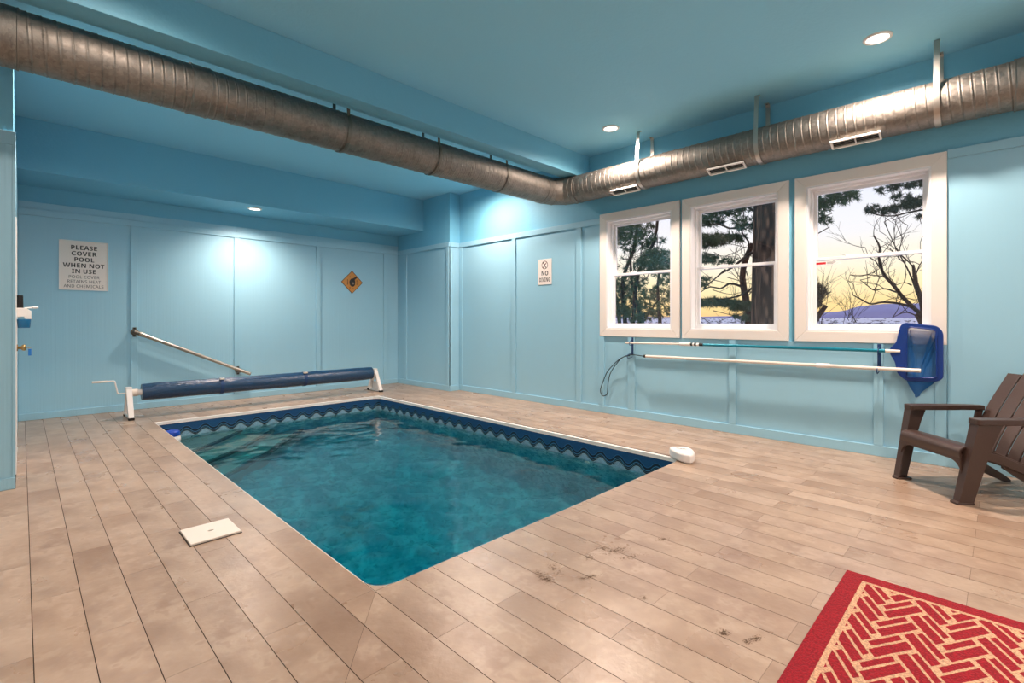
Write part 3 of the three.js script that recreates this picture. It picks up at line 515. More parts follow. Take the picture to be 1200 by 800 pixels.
// ------------------------------------------------------------------ sloping handrail on the back wall
{
  const t = thing('handrail', 'sloping steel pipe handrail bracketed to the back wall above the cover reel', 'handrail', [0, 0, 0]), Z = -8.375;
  const a = V(1.10, 1.068, Z), b = V(2.545, 0.392, Z), dir = b.clone().sub(a).normalize(), at = (s) => a.clone().addScaledVector(dir, s), L = a.distanceTo(b);
  obj('rail_pipe', cyl(at(0.07), b, 0.0245), M.steel, t);
  obj('union_fitting', [cyl(at(0.05), at(0.10), 0.030, 0.032), cyl(at(0.10), at(0.20), 0.027)], M.steel, t);
  obj('elbow_fitting', [cyl(V(1.10, 1.068, ZB + 0.02), V(1.10, 1.068, Z + 0.005), 0.026), cyl(at(-0.02), at(0.06), 0.026)], M.castIron, t);
  obj('end_cap', cyl(at(L - 0.012), at(L + 0.008), 0.024), M.castIron, t);
  for (const [x, y] of [[1.10, 1.068], [2.39, 0.452]]) {
    obj('flange', [new THREE.CylinderGeometry(0.042, 0.046, 0.012, 24).rotateX(Math.PI / 2).translate(x, y, ZB + 0.020), bx(x - 0.02, x + 0.02, y - 0.065, y + 0.065, ZB + 0.0195, ZB + 0.022, 0.003)], M.castIron, t);
    for (const s of [-1, 1]) obj('bolt', new THREE.CylinderGeometry(0.011, 0.012, 0.012, 6).rotateX(Math.PI / 2).translate(x, y + s * 0.052, ZB + 0.026), M.dark, t);
  }
  obj('bracket', [cyl(V(2.39, 0.442, ZB + 0.02), V(2.39, 0.442, Z - 0.0), 0.012), bx(2.36, 2.42, 0.424, 0.446, Z - 0.022, Z + 0.022, 0.004)], M.castIron, t);
}

// ------------------------------------------------------------------ signs
function sign(name, w, h, tex, mat, pos, turn, label, extra) {
  const t = thing(name, label, 'sign', pos, turn);
  obj('plate', new RoundedBoxGeometry(w, h, 0.006, 2, 0.003).translate(0, 0, 0.003), mat, t);
  const f = new THREE.PlaneGeometry(w * 0.985, h * 0.985); obj('print', f.translate(0, 0, 0.0064), phys({ map: tex, roughness: 0.45 }), t);
  if (extra) extra(t);
  return t;
}
{
  const tex = canvasTex(512, 674, (g, w, h) => {
    g.fillStyle = '#e9e2dc'; g.fillRect(0, 0, w, h); g.textAlign = 'center'; g.fillStyle = '#16181a';
    const line = (s, y, px, wd, wt) => { g.font = `${wt} ${px}px sans-serif`; g.save(); const m = g.measureText(s).width; g.translate(w / 2, y); g.scale(wd / m, 1); g.fillText(s, 0, 0); g.restore(); };
    line('PLEASE', 118, 80, 288, 'bold'); line('COVER', 200, 80, 272, 'bold'); line('POOL', 282, 80, 218, 'bold'); line('WHEN NOT', 364, 80, 440, 'bold'); line('IN USE', 446, 80, 262, 'bold');
    g.fillStyle = '#3b3d40'; line('POOL COVER', 516, 56, 330, ''); line('RETAINS HEAT', 580, 56, 358, ''); line('AND CHEMICALS', 644, 56, 424, '');
  });
  sign('wall_sign', 0.485, 0.638, tex, M.white, [0.578, 1.938, ZB + 0.0005], 0, 'large white square sign asking to cover the pool, on the back wall', (t) => {
    obj('sign_frame', [bx(-0.2425, -0.232, -0.319, 0.319, 0.004, 0.012, 0.002), bx(0.232, 0.2425, -0.319, 0.319, 0.004, 0.012, 0.002), bx(-0.232, 0.232, 0.309, 0.319, 0.004, 0.012, 0.002), bx(-0.232, 0.232, -0.319, -0.309, 0.004, 0.012, 0.002)], M.white, t);
  });
  const d = canvasTex(384, 384, (g, w) => {                             // the print seen upright: the plate itself stands on a corner
    g.fillStyle = '#c8863a'; g.fillRect(0, 0, w, w); g.strokeStyle = '#3a2412'; g.lineWidth = 10; g.strokeRect(5, 5, w - 10, w - 10);
    g.translate(w / 2, w / 2); g.rotate(-Math.PI / 4); g.save(); g.scale(1.25, 1.25);
    g.fillStyle = '#1f130c'; g.beginPath(); g.ellipse(-6, 10, 78, 66, 0, Math.PI * 0.93, Math.PI * 2.06); g.quadraticCurveTo(60, 66, -6, 62); g.quadraticCurveTo(-70, 62, -82, 22); g.fill();
    g.beginPath(); g.moveTo(46, -20); g.quadraticCurveTo(86, 30, 112, 92); g.lineTo(96, 108); g.quadraticCurveTo(64, 70, 36, 40); g.fill();
    g.fillStyle = '#7d6a5c'; g.beginPath(); g.ellipse(-22, 18, 22, 26, 0.2, 0, 7); g.fill(); g.restore();
    g.fillStyle = '#2a190e'; for (const [x, y, l] of [[-62, -122, 40], [-14, -122, 34], [28, -122, 30], [-60, 112, 54], [4, 112, 50], [-150, -64, 34], [112, -60, 26], [-150, 20, 14]]) g.fillRect(x, y, l, 15);
  });
  const s = sign('diamond_sign', 0.30, 0.30, d, std({ color: 0x7a4a20, roughness: 0.5 }), [4.299, 1.932, ZB + 0.0005], 0, 'small orange diamond warning sign with a dark figure on the back wall');
  s.rotation.z = Math.PI / 4;
  const n = canvasTex(256, 372, (g, w, h) => {
    g.fillStyle = '#f0e8e2'; g.fillRect(0, 0, w, h); g.strokeStyle = '#4a3434'; g.lineWidth = 9; g.beginPath(); g.arc(w / 2, 86, 56, 0, 7); g.stroke();
    g.strokeStyle = '#2c2626'; g.lineWidth = 14; g.lineCap = 'round'; g.beginPath(); g.moveTo(104, 58); g.lineTo(128, 92); g.lineTo(150, 124); g.moveTo(128, 92); g.lineTo(106, 120); g.moveTo(122, 82); g.lineTo(152, 66); g.stroke(); g.beginPath(); g.arc(98, 52, 9, 0, 7); g.fillStyle = '#2c2626'; g.fill();
    g.strokeStyle = '#6a3030'; g.lineWidth = 9; g.beginPath(); g.moveTo(90, 126); g.lineTo(166, 46); g.stroke();
    g.fillStyle = '#191a1c'; g.textAlign = 'center'; g.font = 'bold 92px sans-serif'; g.fillText('NO', w / 2, 240); g.save(); g.translate(w / 2, 332); g.font = 'bold 84px sans-serif'; g.scale(220 / g.measureText('DIVING').width, 1); g.fillText('DIVING', 0, 0); g.restore();
  });
  sign('no_diving_sign', 0.262, 0.380, n, M.white, [XR - 0.0005, 1.948, -4.796], -Math.PI / 2, 'small white no diving sign on the window wall left of the windows');
}

// ------------------------------------------------------------------ poles, net and cord on the window wall
{
  const X = 5.425;
  const t = thing('telescopic_pole', 'upper telescopic pole, white then teal, under the windows', 'pole');
  obj('inner_tube', cyl(V(X, 0.943, -3.385), V(X, 0.952, -2.60), 0.0125), M.polePearl, t);
  for (const [a, b, r] of [[-2.66, -2.53, 0.021], [-2.505, -2.485, 0.0185], [-2.46, -2.43, 0.0185]]) obj('lock_collar', cyl(V(X, 0.953, a), V(X, 0.953, b), r), M.white, t);
  for (const [a, b, r] of [[-2.53, -2.505, 0.0175], [-2.485, -2.46, 0.0175], [-2.43, -2.38, 0.0165]]) obj('collar_band', cyl(V(X, 0.953, a), V(X, 0.953, b), r), M.dark, t);
  obj('outer_tube', cyl(V(X, 0.953, -2.40), V(X, 0.955, -0.71), 0.0155), M.poleTeal, t);
  const p = thing('vacuum_pole', 'lower white pole with a coupling, hanging under the teal pole', 'pole');
  obj('pole_tube', cyl(V(X - 0.048, 0.791, -3.075), V(X - 0.048, 0.800, -0.488), 0.0165), M.polePearl, p);
  obj('coupling', cyl(V(X - 0.048, 0.797, -1.26), V(X - 0.048, 0.798, -1.15), 0.022), M.white, p);
  obj('end_plug', cyl(V(X - 0.048, 0.791, -3.10), V(X - 0.048, 0.791, -3.07), 0.0175), M.dark, p);
  const hook = (name, z, label) => { const dx = (y) => (y < 0.9 ? 0.047 : 0); const h = thing(name, label, 'hook', [0, 0, 0]); obj('hook_strap', bx(5.4655, 5.4685, 0.785, 1.012, z - 0.014, z + 0.014, 0.001), M.strapBlue, h); for (const y of [0.938, 0.778]) obj('hook_loop', tube([V(5.468, y + 0.05, z), V(5.43, y + 0.036, z), V(5.398 - dx(y), y + 0.016, z), V(5.398 - dx(y), y - 0.016, z), V(5.43 - dx(y), y - 0.024, z), V(5.466, y - 0.01, z)], 0.004, 8, 24), M.strapBlue, h); return h; };
  hook('pole_hook', -3.312, 'dark blue strap hook holding the left ends of the poles');
  hook('pole_hook', -0.786, 'dark blue strap hook holding the poles beside the skimmer net');
  const c = obj('cord_loop', tube([[-3.10, .790], [-3.22, .797], [-3.33, .792], [-3.45, .745], [-3.56, .665], [-3.66, .555], [-3.73, .43], [-3.765, .32], [-3.765, .255], [-3.72, .233], [-3.672, .262], [-3.655, .33], [-3.652, .43], [-3.61, .545], [-3.53, .665], [-3.43, .755], [-3.33, .785]].map(([z, y], i) => V(i < 3 ? 5.378 + 0.022 * i : 5.437 - 0.012 * (i % 2), y, z)), 0.0058, 8, 120), M.cord);
  tag(c, 'thin dark cord hanging in a loop from the left end of the white pole', 'cord');

  // leaf skimmer net, hung upright against the wall
  const n = thing('skimmer_net', 'blue leaf skimmer net hanging upright below the right window', 'pool net', [0, 0, 0]);
  const NX = 5.412;
  const outline = (pts, r) => { const v = pts.map((p) => new THREE.Vector2(...p)), out = []; v.forEach((p, i) => { const a = v[(i + v.length - 1) % v.length], b = v[(i + 1) % v.length], d1 = a.clone().sub(p), d2 = b.clone().sub(p), q = Math.min(r, d1.length() * 0.45, d2.length() * 0.45), s = p.clone().add(d1.setLength(q)), e = p.clone().add(d2.setLength(q)); for (let k = 0; k <= 5; k++) { const u = k / 5; out.push(new THREE.Vector2((1 - u) * (1 - u) * s.x + 2 * u * (1 - u) * p.x + u * u * e.x, (1 - u) * (1 - u) * s.y + 2 * u * (1 - u) * p.y + u * u * e.y)); } }); return out; };
  const O = outline([[-0.600, 1.207], [-0.385, 1.180], [-0.348, 1.125], [-0.348, 0.745], [-0.385, 0.712], [-0.590, 0.700], [-0.655, 0.765], [-0.668, 0.862], [-0.705, 0.932], [-0.705, 0.978], [-0.660, 1.030], [-0.632, 1.180]], 0.03);
  const I = outline([[-0.583, 1.172], [-0.392, 1.146], [-0.388, 0.742], [-0.590, 0.730]], 0.035);
  const s = new THREE.Shape(O); s.holes.push(new THREE.Path(I));
  obj('net_frame', planarUV(new THREE.ExtrudeGeometry(s, { depth: 0.012, bevelEnabled: true, bevelThickness: 0.006, bevelSize: 0.006, bevelOffset: -0.006, bevelSegments: 3 }).rotateY(-Math.PI / 2).translate(NX + 0.018, 0, 0).flat()), M.netFrame, n);
  obj('net_rim', tube([...I.map((q) => V(NX - 0.008, q.y, q.x))], 0.006, 8, 90, 0.5, true), M.netFrame, n);
  obj('handle_socket', cyl(V(NX + 0.004, 0.955, -0.735), V(NX + 0.004, 0.955, -0.63), 0.017, 0.013), M.polePearl, n);
  const ripW = makeNoise(8, 32), NN = 60, MM = 22, bag = [];
  for (let j = 0; j <= MM; j++) {                                        // bag: from the frame round to a drooping toe
    const v = j / MM, row = [];
    for (let i = 0; i < NN; i++) {
      const q = I[Math.floor(i / NN * I.length)], f = q.y < 0.75 ? 1 : 0;
      const tz = -0.515 + (q.x + 0.49) * 0.18, ty = 0.556 + 0.06 * Math.abs(q.x + 0.52) * 4;
      const k = smooth(v, 0, 1), fold = 0.014 * Math.sin(i * 0.9 + 4 * v) * Math.sin(Math.PI * Math.min(1, v * 1.1));
      const up = clamp((q.y - 0.73) / 0.44, 0, 1);
      const y = lerp(q.y, ty, Math.pow(v, lerp(1.0, 1.25, up)));
      row.push(V(NX + 0.008 + 0.040 * Math.sin(Math.PI * v) * lerp(0.15, 1, up) * (0.75 + 0.5 * ripW(i * 0.5, v * 4)) + fold * 0.3, y, lerp(q.x, tz, k) + fold));
    }
    bag.push(row);
  }
  obj('net_bag', crease(loft(bag, true, false), 1.2), phys({ color: 0x0a62a8, roughness: 0.6, transparent: true, opacity: 0.66, side: THREE.DoubleSide }), n);
}

// ------------------------------------------------------------------ small things by the pool
{
  const l = thing('access_cover', 'cream square cover with a finger hole set into the tiles left of the pool', 'lid', [0.772, 0, -3.232]);
  const s = new THREE.Shape([[-0.125, -0.127], [0.125, -0.127], [0.125, 0.127], [-0.125, 0.127]].map((p) => new THREE.Vector2(...p))); s.holes.push(new THREE.Path().absellipse(0, 0, 0.016, 0.009, 0, Math.PI * 2));
  obj('plate', planarUV(new THREE.ExtrudeGeometry(s, { depth: 0.006, bevelEnabled: true, bevelThickness: 0.003, bevelSize: 0.003, bevelOffset: -0.003, bevelSegments: 2 }).rotateX(-Math.PI / 2).translate(0, 0.0045, 0).flat()), M.coping, l);
  obj('rim', bx(-0.130, 0.130, 0.0002, 0.0030, -0.132, 0.132, 0.001), M.dark, l);
  const a = thing('pool_alarm', 'white pool alarm unit on the near right corner of the coping', 'pool alarm', [4.145, 0, -2.005], Math.PI / 4);
  // local -x points into the pool; body is a boat-shaped case, its sensor leg reaches down into the water
  const o = new THREE.Shape(); o.moveTo(-0.155, 0.0); o.bezierCurveTo(-0.12, 0.06, -0.03, 0.085, 0.05, 0.08); o.lineTo(0.085, 0.072); o.quadraticCurveTo(0.105, 0.06, 0.105, 0.03); o.lineTo(0.105, -0.03); o.quadraticCurveTo(0.105, -0.06, 0.085, -0.072); o.lineTo(0.05, -0.08); o.bezierCurveTo(-0.03, -0.085, -0.12, -0.06, -0.155, 0);
  obj('case', new THREE.ExtrudeGeometry(o, { depth: 0.036, bevelEnabled: true, bevelThickness: 0.014, bevelSize: 0.014, bevelOffset: -0.014, bevelSegments: 5, curveSegments: 14 }).rotateX(-Math.PI / 2).translate(0, 0.018, 0), M.white, a);
  obj('sensor_leg', [cyl(V(-0.10, -0.29, 0), V(-0.10, 0.012, 0), 0.028), bx(-0.13, -0.05, 0.004, 0.02, -0.03, 0.03, 0.004)], M.white, a);
  obj('print', new THREE.PlaneGeometry(0.085, 0.03).rotateX(-Math.PI / 2).rotateY(-Math.PI / 2 - 0.5).translate(0.03, 0.0688, 0.0), phys({ roughness: 0.4, map: canvasTex(256, 90, (g, w, h) => { g.fillStyle = '#ece8e4'; g.fillRect(0, 0, w, h); g.strokeStyle = '#27354a'; g.lineWidth = 13; g.beginPath(); for (let x = 14; x < 240; x += 6) g.lineTo(x, 46 + 16 * Math.sin(x * 0.24) + 6 * Math.sin(x * 0.71)); g.stroke(); }) }), a);
  a.scale.setScalar(1.18);
  obj('button', new THREE.CylinderGeometry(0.008, 0.008, 0.004, 16).rotateZ(Math.PI / 2).rotateY(0).translate(0.1055, 0.03, 0.0), M.dark, a);
  const f = thing('chlorine_float', 'small floating dispenser with blue cap by the far left pool edge', 'dispenser', [1.262, WATER_Y, -6.98]);
  obj('float_body', new THREE.LatheGeometry([[0, -0.12], [0.045, -0.12], [0.05, -0.02], [0.088, -0.012], [0.094, 0.01], [0.09, 0.05], [0.07, 0.062], [0, 0.064]].map((p) => new THREE.Vector2(...p)), 32), M.white, f);
  obj('float_cap', new THREE.LatheGeometry([[0.0, 0.064], [0.078, 0.062], [0.086, 0.070], [0.084, 0.11], [0.07, 0.122], [0, 0.124]].map((p) => new THREE.Vector2(...p)), 32), phys({ color: 0x1246b8, roughness: 0.35 }), f);
}
{ // fittings on the left wall and its door, seen in profile
  const b = thing('wall_bracket', 'white wall bracket with black grip and blue cup at the left edge', 'bracket', [XL, 1.25, -5.62]);
  const s = new THREE.Shape([[0, 0], [0, 0.075], [0.055, 0.075], [0.088, 0.05], [0.088, -0.015], [0.052, -0.015], [0.044, 0.004]].map((p) => new THREE.Vector2(...p)));
  obj('housing', planarUV(new THREE.ExtrudeGeometry(s, { depth: 0.05, bevelEnabled: true, bevelThickness: 0.004, bevelSize: 0.004, bevelOffset: -0.004, bevelSegments: 2 }).translate(0, 0, -0.025).flat()), M.white, b);
  obj('grip', cyl(V(0.022, 0.074, 0), V(0.022, 0.178, 0), 0.021, 0.019), M.dark, b);
  obj('lever', [cyl(V(0.05, 0.074, 0.0), V(0.10, 0.080, 0.0), 0.006), new THREE.SphereGeometry(0.016, 20, 12).scale(1.3, 0.7, 1).translate(0.110, 0.081, 0)], M.white, b);
  obj('cup', new THREE.LatheGeometry([[0, -0.085], [0.036, -0.085], [0.042, -0.016], [0.038, -0.016], [0.033, -0.08], [0, -0.08]].map((p) => new THREE.Vector2(...p)), 28).translate(0.045, 0, 0), phys({ color: 0x2f86bd, roughness: 0.3, transparent: true, opacity: 0.75 }), b);
  const k = thing('door_knob', 'brass door knob at the left edge of the picture', 'door knob', [XL + 0.004, 1.005, -5.60]);
  obj('rose', new THREE.CylinderGeometry(0.026, 0.028, 0.006, 24).rotateZ(Math.PI / 2).translate(0.003, 0, 0), M.brass, k);
  obj('knob', new THREE.LatheGeometry([[0, 0], [0.011, 0], [0.011, 0.018], [0.022, 0.026], [0.026, 0.038], [0.02, 0.048], [0, 0.05]].map((p) => new THREE.Vector2(...p)), 28).rotateZ(-Math.PI / 2).translate(0.005, 0, 0), M.brass, k);
  const y = thing('key', 'key with a small blue tag hanging from the door knob at left', 'key', [XL + 0.055, 1.005, -5.60]);
  obj('key_blade', bx(0.002, 0.030, -0.003, 0.004, -0.0012, 0.0012, 0.0008), M.brass, y);
  obj('key_tag', bx(0.014, 0.033, -0.066, -0.012, -0.002, 0.002, 0.001), phys({ color: 0x1c74c4, roughness: 0.4 }), y);
  obj('key_ring', new THREE.TorusGeometry(0.008, 0.0012, 8, 20).translate(0.024, -0.005, 0), M.steel, y);
}

// ------------------------------------------------------------------ brown plastic garden chair
{
  const t = thing('adirondack_chair', 'dark brown plastic slatted garden armchair by the right wall', 'chair', [4.615, 0, -0.395], Math.atan2(-0.682, -0.731));
  // local axes: +z forward (towards the pool), x across, the front feet at z = 0
  const ribbon = (path, xl, xr, th, round = 0) => {                      // a curved board following path [(z, y)] between x = xl(u) and xr(u)
    const n = path.length, rings = path.map(([z, y], i) => {
      const a = path[Math.max(0, i - 1)], b = path[Math.min(n - 1, i + 1)], dz = b[0] - a[0], dy = b[1] - a[1], l = Math.hypot(dz, dy), nz = -dy / l, ny = dz / l, u = i / (n - 1), L = xl(u), Q = xr(u), e = Math.min(0.003, th / 3);
      const P = (x, o) => V(x, y + ny * o, z + nz * o);
      return [P(L + e, th / 2), P(L, th / 2 - e), P(L, -th / 2 + e), P(L + e, -th / 2), P(Q - e, -th / 2), P(Q, -th / 2 + e), P(Q, th / 2 - e), P(Q - e, th / 2)];
    });
    return planarUV(crease(loft(rings), 0.7));
  };
  const curve = (pts, n = 16) => new THREE.CatmullRomCurve3(pts.map((p) => V(0, p[1], p[0]))).getPoints(n).map((p) => [p.z, p.y]);
  // seat: rolled front edge and five slats that sink towards the back
  obj('seat_front', ribbon(curve([[-0.028, 0.300], [-0.020, 0.340], [-0.034, 0.366], [-0.075, 0.374], [-0.150, 0.366]], 18), () => -0.262, () => 0.262, 0.014), M.brown, t);
  const seatPath = curve([[-0.154, 0.365], [-0.26, 0.335], [-0.38, 0.285], [-0.50, 0.235], [-0.56, 0.215]], 14);
  for (let k = 0; k < 5; k++) { const w = 0.50 / 5, a = -0.25 + k * w + 0.005, b = a + w - 0.010; obj('seat_slat', ribbon(seatPath, () => a, () => b, 0.013), M.brown, t); }
  for (const s of [-1, 1]) obj('seat_side', ribbon(curve([[-0.06, 0.335], [-0.26, 0.300], [-0.42, 0.235], [-0.60, 0.165]], 12), () => s * 0.245 - 0.008, () => s * 0.245 + 0.008, 0.055), M.brown, t);
  for (const z of [-0.22, -0.44]) obj('seat_rib', bx(-0.25, 0.25, z === -0.22 ? 0.295 : 0.208, z === -0.22 ? 0.33 : 0.243, z - 0.008, z + 0.008), M.brown, t);
  // back: five slats fanning out, parted by slots, tied by cross bands
  const bp = curve([[-0.505, 0.205], [-0.555, 0.33], [-0.625, 0.46], [-0.72, 0.62], [-0.82, 0.78], [-0.915, 0.925]], 26);
  const half = (u) => 0.240 + 0.044 * smooth(u, 0.05, 0.6);
  for (let k = 0; k < 5; k++) {
    const top = [0.86, 0.955, 1, 0.955, 0.86][k], n = Math.round(26 * top), sub = bp.slice(0, n + 1), e = (j) => (u) => { const q = u * n / 26, H = half(q); return -H + 2 * H * j / 5; };
    obj('back_slat', ribbon(sub, (u) => e(k)(u) + 0.0055, (u) => e(k + 1)(u) - 0.0055 - (k === 4 ? 0.012 * smooth(u, 0.9, 1) : 0), 0.013), M.brown, t);
  }
  const seg = (a, b) => bp.slice(Math.round(26 * a), Math.round(26 * b) + 1).map(([z, y]) => [z - 0.012, y - 0.004]);
  obj('back_band', ribbon(seg(0.0, 0.12), () => -0.24, () => 0.24, 0.012), M.brown, t);
  obj('back_band', ribbon(seg(0.40, 0.50), () => -half(0.45) + 0.004, () => half(0.45) - 0.004, 0.012), M.brown, t);
  obj('back_band', ribbon(seg(0.76, 0.86), () => -half(0.8) + 0.004, () => half(0.8) - 0.004, 0.012), M.brown, t);
  for (const s of [-1, 1]) {
    // arm: flat board, rounded at the front, with a turned-down rim
    const o = new THREE.Shape(); o.moveTo(0.240, 0.100); o.quadraticCurveTo(0.242, 0.086, 0.256, 0.085); o.lineTo(0.312, 0.086); o.quadraticCurveTo(0.326, 0.088, 0.327, 0.105); o.lineTo(0.328, 0.42); o.quadraticCurveTo(0.325, 0.58, 0.292, 0.64); o.lineTo(0.248, 0.64); o.quadraticCurveTo(0.264, 0.54, 0.246, 0.40); o.closePath();
    const g = new THREE.ExtrudeGeometry(o, { depth: 0.026, bevelEnabled: true, bevelThickness: 0.006, bevelSize: 0.006, bevelOffset: -0.006, bevelSegments: 3, curveSegments: 10 }).rotateX(-Math.PI / 2).translate(0, 0.540, 0);   // shape y -> -z
    if (s < 0) { g.scale(-1, 1, 1); const q = g.flat(); const p = q.attributes.position.array; for (let i = 0; i < p.length; i += 9) for (let c = 0; c < 3; c++) { const a = p[i + 3 + c]; p[i + 3 + c] = p[i + 6 + c]; p[i + 6 + c] = a; } q.computeVertexNormals(); obj('arm', planarUV(q), M.brown, t); } else obj('arm', planarUV(g.flat()), M.brown, t);
    // front leg: angle section, wide at the arm, flared at the foot, leaning back as it rises
    const st = [[0.0, 0.020, 0.105, 0.050], [0.018, 0.020, 0.105, 0.052], [0.022, 0.010, 0.095, 0.050], [0.30, -0.045, 0.115, 0.060], [0.44, -0.072, 0.135, 0.064], [0.545, -0.092, 0.160, 0.066]];
    const rings = st.map(([y, z, d, w]) => { const q = 0.012, xo = 0.292 + 0.05 * y; return [[xo, z], [xo, z - d], [xo - q, z - d], [xo - q, z - q], [xo - w, z - q], [xo - w, z]].map(([x, zz]) => V(s * x, y, zz)); });
    if (s < 0) rings.forEach((r) => r.reverse());
    obj('front_leg', planarUV(crease(loft(rings, true, true), 0.5)), M.brown, t);
    obj('foot', bx(s * 0.292 - 0.0 - (s > 0 ? 0.056 : -0.056 + 0.056), s * 0.292 + (s > 0 ? 0.004 : 0.056), 0, 0.016, -0.088, 0.026, 0.005), M.brown, t);
    // rear leg: slanting board from under the seat to the floor
    const rl = [[-0.34, 0.262], [-0.46, 0.185], [-0.60, 0.10], [-0.745, 0.018], [-0.79, 0.0]];
    const rg = rl.map(([z, y], i) => { const h = [0.085, 0.085, 0.075, 0.062, 0.03][i]; return [[-0.012, y + h * 0.55], [0.012, y + h * 0.55], [0.012, Math.max(0, y - h * 0.45)], [-0.012, Math.max(0, y - h * 0.45)]].map(([a, yy]) => V(s * 0.215 + a, yy, z)); });
    obj('rear_leg', planarUV(crease(loft(rg), 0.5)), M.brown, t);
    obj('arm_support', ribbon([[-0.565, 0.30], [-0.60, 0.42], [-0.625, 0.545]], () => s * 0.278 - 0.010, () => s * 0.278 + 0.010, 0.05), M.brown, t);
  }
  // apron between the front legs, arched underneath
  const ap = new THREE.Shape(); ap.moveTo(-0.255, 0.335); ap.lineTo(-0.265, 0.20); ap.quadraticCurveTo(-0.245, 0.275, -0.175, 0.280); ap.lineTo(0.175, 0.280); ap.quadraticCurveTo(0.245, 0.275, 0.265, 0.20); ap.lineTo(0.255, 0.335); ap.closePath();
  obj('apron', planarUV(new THREE.ExtrudeGeometry(ap, { depth: 0.010, bevelEnabled: true, bevelThickness: 0.003, bevelSize: 0.003, bevelOffset: -0.003, bevelSegments: 2, curveSegments: 10 }).translate(0, 0, -0.036).flat()), M.brown, t);
}

// ------------------------------------------------------------------ red rug with a woven herringbone lattice
{
  const X0 = 1.32, X1 = 2.845, Z0 = -0.537, Z1 = 0.50, w = X1 - X0, d = Z1 - Z0, fz = makeNoise(4, 128), fz2 = makeNoise(14, 64);
  const look = (u, v) => {                                               // 1 where the pile is tan
    const jx = (fz(u * 128, v * 128) - 0.5) * 0.005 + (fz2(u * 64, v * 64) - 0.5) * 0.004, x = u * w, z = v * d, eX = Math.min(x, w - x) + jx * 0.3, eZ = Math.min(z, d - z) + jx * 0.3, e = Math.min(eX, eZ);
    if (e < 0.074) return 0; if (e < 0.094) return 1;
    const a0 = (x - 0.02) / 0.164, b0 = (z - 0.01) / 0.1;                  // herringbone of 2 : 1 bricks, stretched along x
    const A = a0 + b0 + jx * 4, B = a0 - b0 + jx * 4, i = Math.floor(A), j = Math.floor(B), m = (((i - j) % 4) + 4) % 4, fx = A - i, fy = B - j;
    const [l, c] = m === 0 ? [fx, fy] : m === 1 ? [1 + fx, fy] : m === 3 ? [fy, fx] : [1 + fy, fx];
    const g = 0.075, wide = 0.54;
    if (l < g || l > 2 - g || c < g || c > 1 - g * 0.6) return 1;
    if (c > wide && c < wide + 0.13) return 1;
    if (c >= wide + 0.13 && (l < 0.30 || l > 2 - 0.18)) return 1;
    return 0;
  };
  const W = 1536, H = 1044, grid = new Float32Array(W * H);
  for (let y = 0; y < H; y++) for (let x = 0; x < W; x++) grid[y * W + x] = look((x + 0.5) / W, (y + 0.5) / H);
  const at = (u, v) => grid[Math.min(H - 1, Math.floor(v * H)) * W + Math.min(W - 1, Math.floor(u * W))];
  const map = dataTex(W, H, (u, v) => { const n = fz((u * 380) % 128, (v * 260) % 128); const s = 0.80 + 0.34 * n; return (at(u, v) ? [0.80, 0.63, 0.50] : [0.57, 0.06, 0.12]).map((c) => c * s); }, true, false);
  const bump = dataTex(W >> 1, H >> 1, (u, v) => 0.35 * at(u, v) + 0.5 * fz((u * 380) % 128, (v * 260) % 128), false, false);
  const t = thing('rug', 'red rug with a tan herringbone lattice at the near right corner', 'rug', [(X0 + X1) / 2, 0.0003, (Z0 + Z1) / 2]);
  const g = bx(-w / 2, w / 2, 0, 0.010, -d / 2, d / 2, 0.004), p = g.attributes.position, uv = g.attributes.uv;
  for (let i = 0; i < p.count; i++) uv.setXY(i, p.getX(i) / w + 0.5, p.getZ(i) / d + 0.5);
  obj('pile', g, phys({ map, bumpMap: bump, bumpScale: 0.004, roughness: 1, sheen: 0.3, sheenColor: new THREE.Color(0.6, 0.2, 0.2), sheenRoughness: 0.6 }), t);
}

// ------------------------------------------------------------------ dirt trodden into the tile joints
{
  const floor = scene.getObjectByName('floor');
  const stain = (cx, cz, rx, rz, turn, n, spread) => {                   // flat ragged flecks of dirt
    const gs = []; for (let i = 0; i < n; i++) { const a = rnd() * 6.283, r = Math.pow(rnd(), spread), x = r * rx * Math.cos(a), z = r * rz * Math.sin(a), s = rr(0.0008, 0.0042) * (1.3 - r), k = 6, pts = []; for (let j = 0; j < k; j++) { const q = 6.283 * j / k; pts.push(new THREE.Vector2(x + s * rr(0.5, 2.6) * Math.cos(q), z + s * rr(0.4, 1.1) * Math.sin(q))); } gs.push(new THREE.ShapeGeometry(new THREE.Shape(pts))); }
    const g = merge(gs); g.rotateX(-Math.PI / 2).rotateY(turn).translate(cx, 0.0007, cz); return planarUV(g);
  };
  const c = (px, py) => { const dd = FPX * EYE / (py - 376), l = (px - 600) / FPX * dd; return [S2 * (dd + l), S2 * (l - dd)]; };
  const blots = [[640, 678, 0.05, 0.07, 90], [632, 672, 0.03, 0.05, 40], [650, 666, 0.03, 0.10, 60], [690, 652, 0.05, 0.06, 70], [720, 645, 0.10, 0.05, 130], [706, 642, 0.06, 0.03, 60], [740, 652, 0.12, 0.03, 60], [690, 676, 0.10, 0.02, 60], [755, 700, 0.03, 0.02, 16], [848, 741, 0.03, 0.03, 50], [886, 748, 0.04, 0.02, 36], [876, 752, 0.02, 0.02, 24], [776, 632, 0.06, 0.03, 40]];
  const m = obj('dirt', blots.map(([px, py, rx, rz, n]) => { const [x, z] = c(px, py); return stain(x, z, rx, rz, -0.4, Math.round(n * 1.7), 0.75); }), std({ color: 0x75604f, roughness: 1 }), floor, 'stuff');
  m.castShadow = false;
}

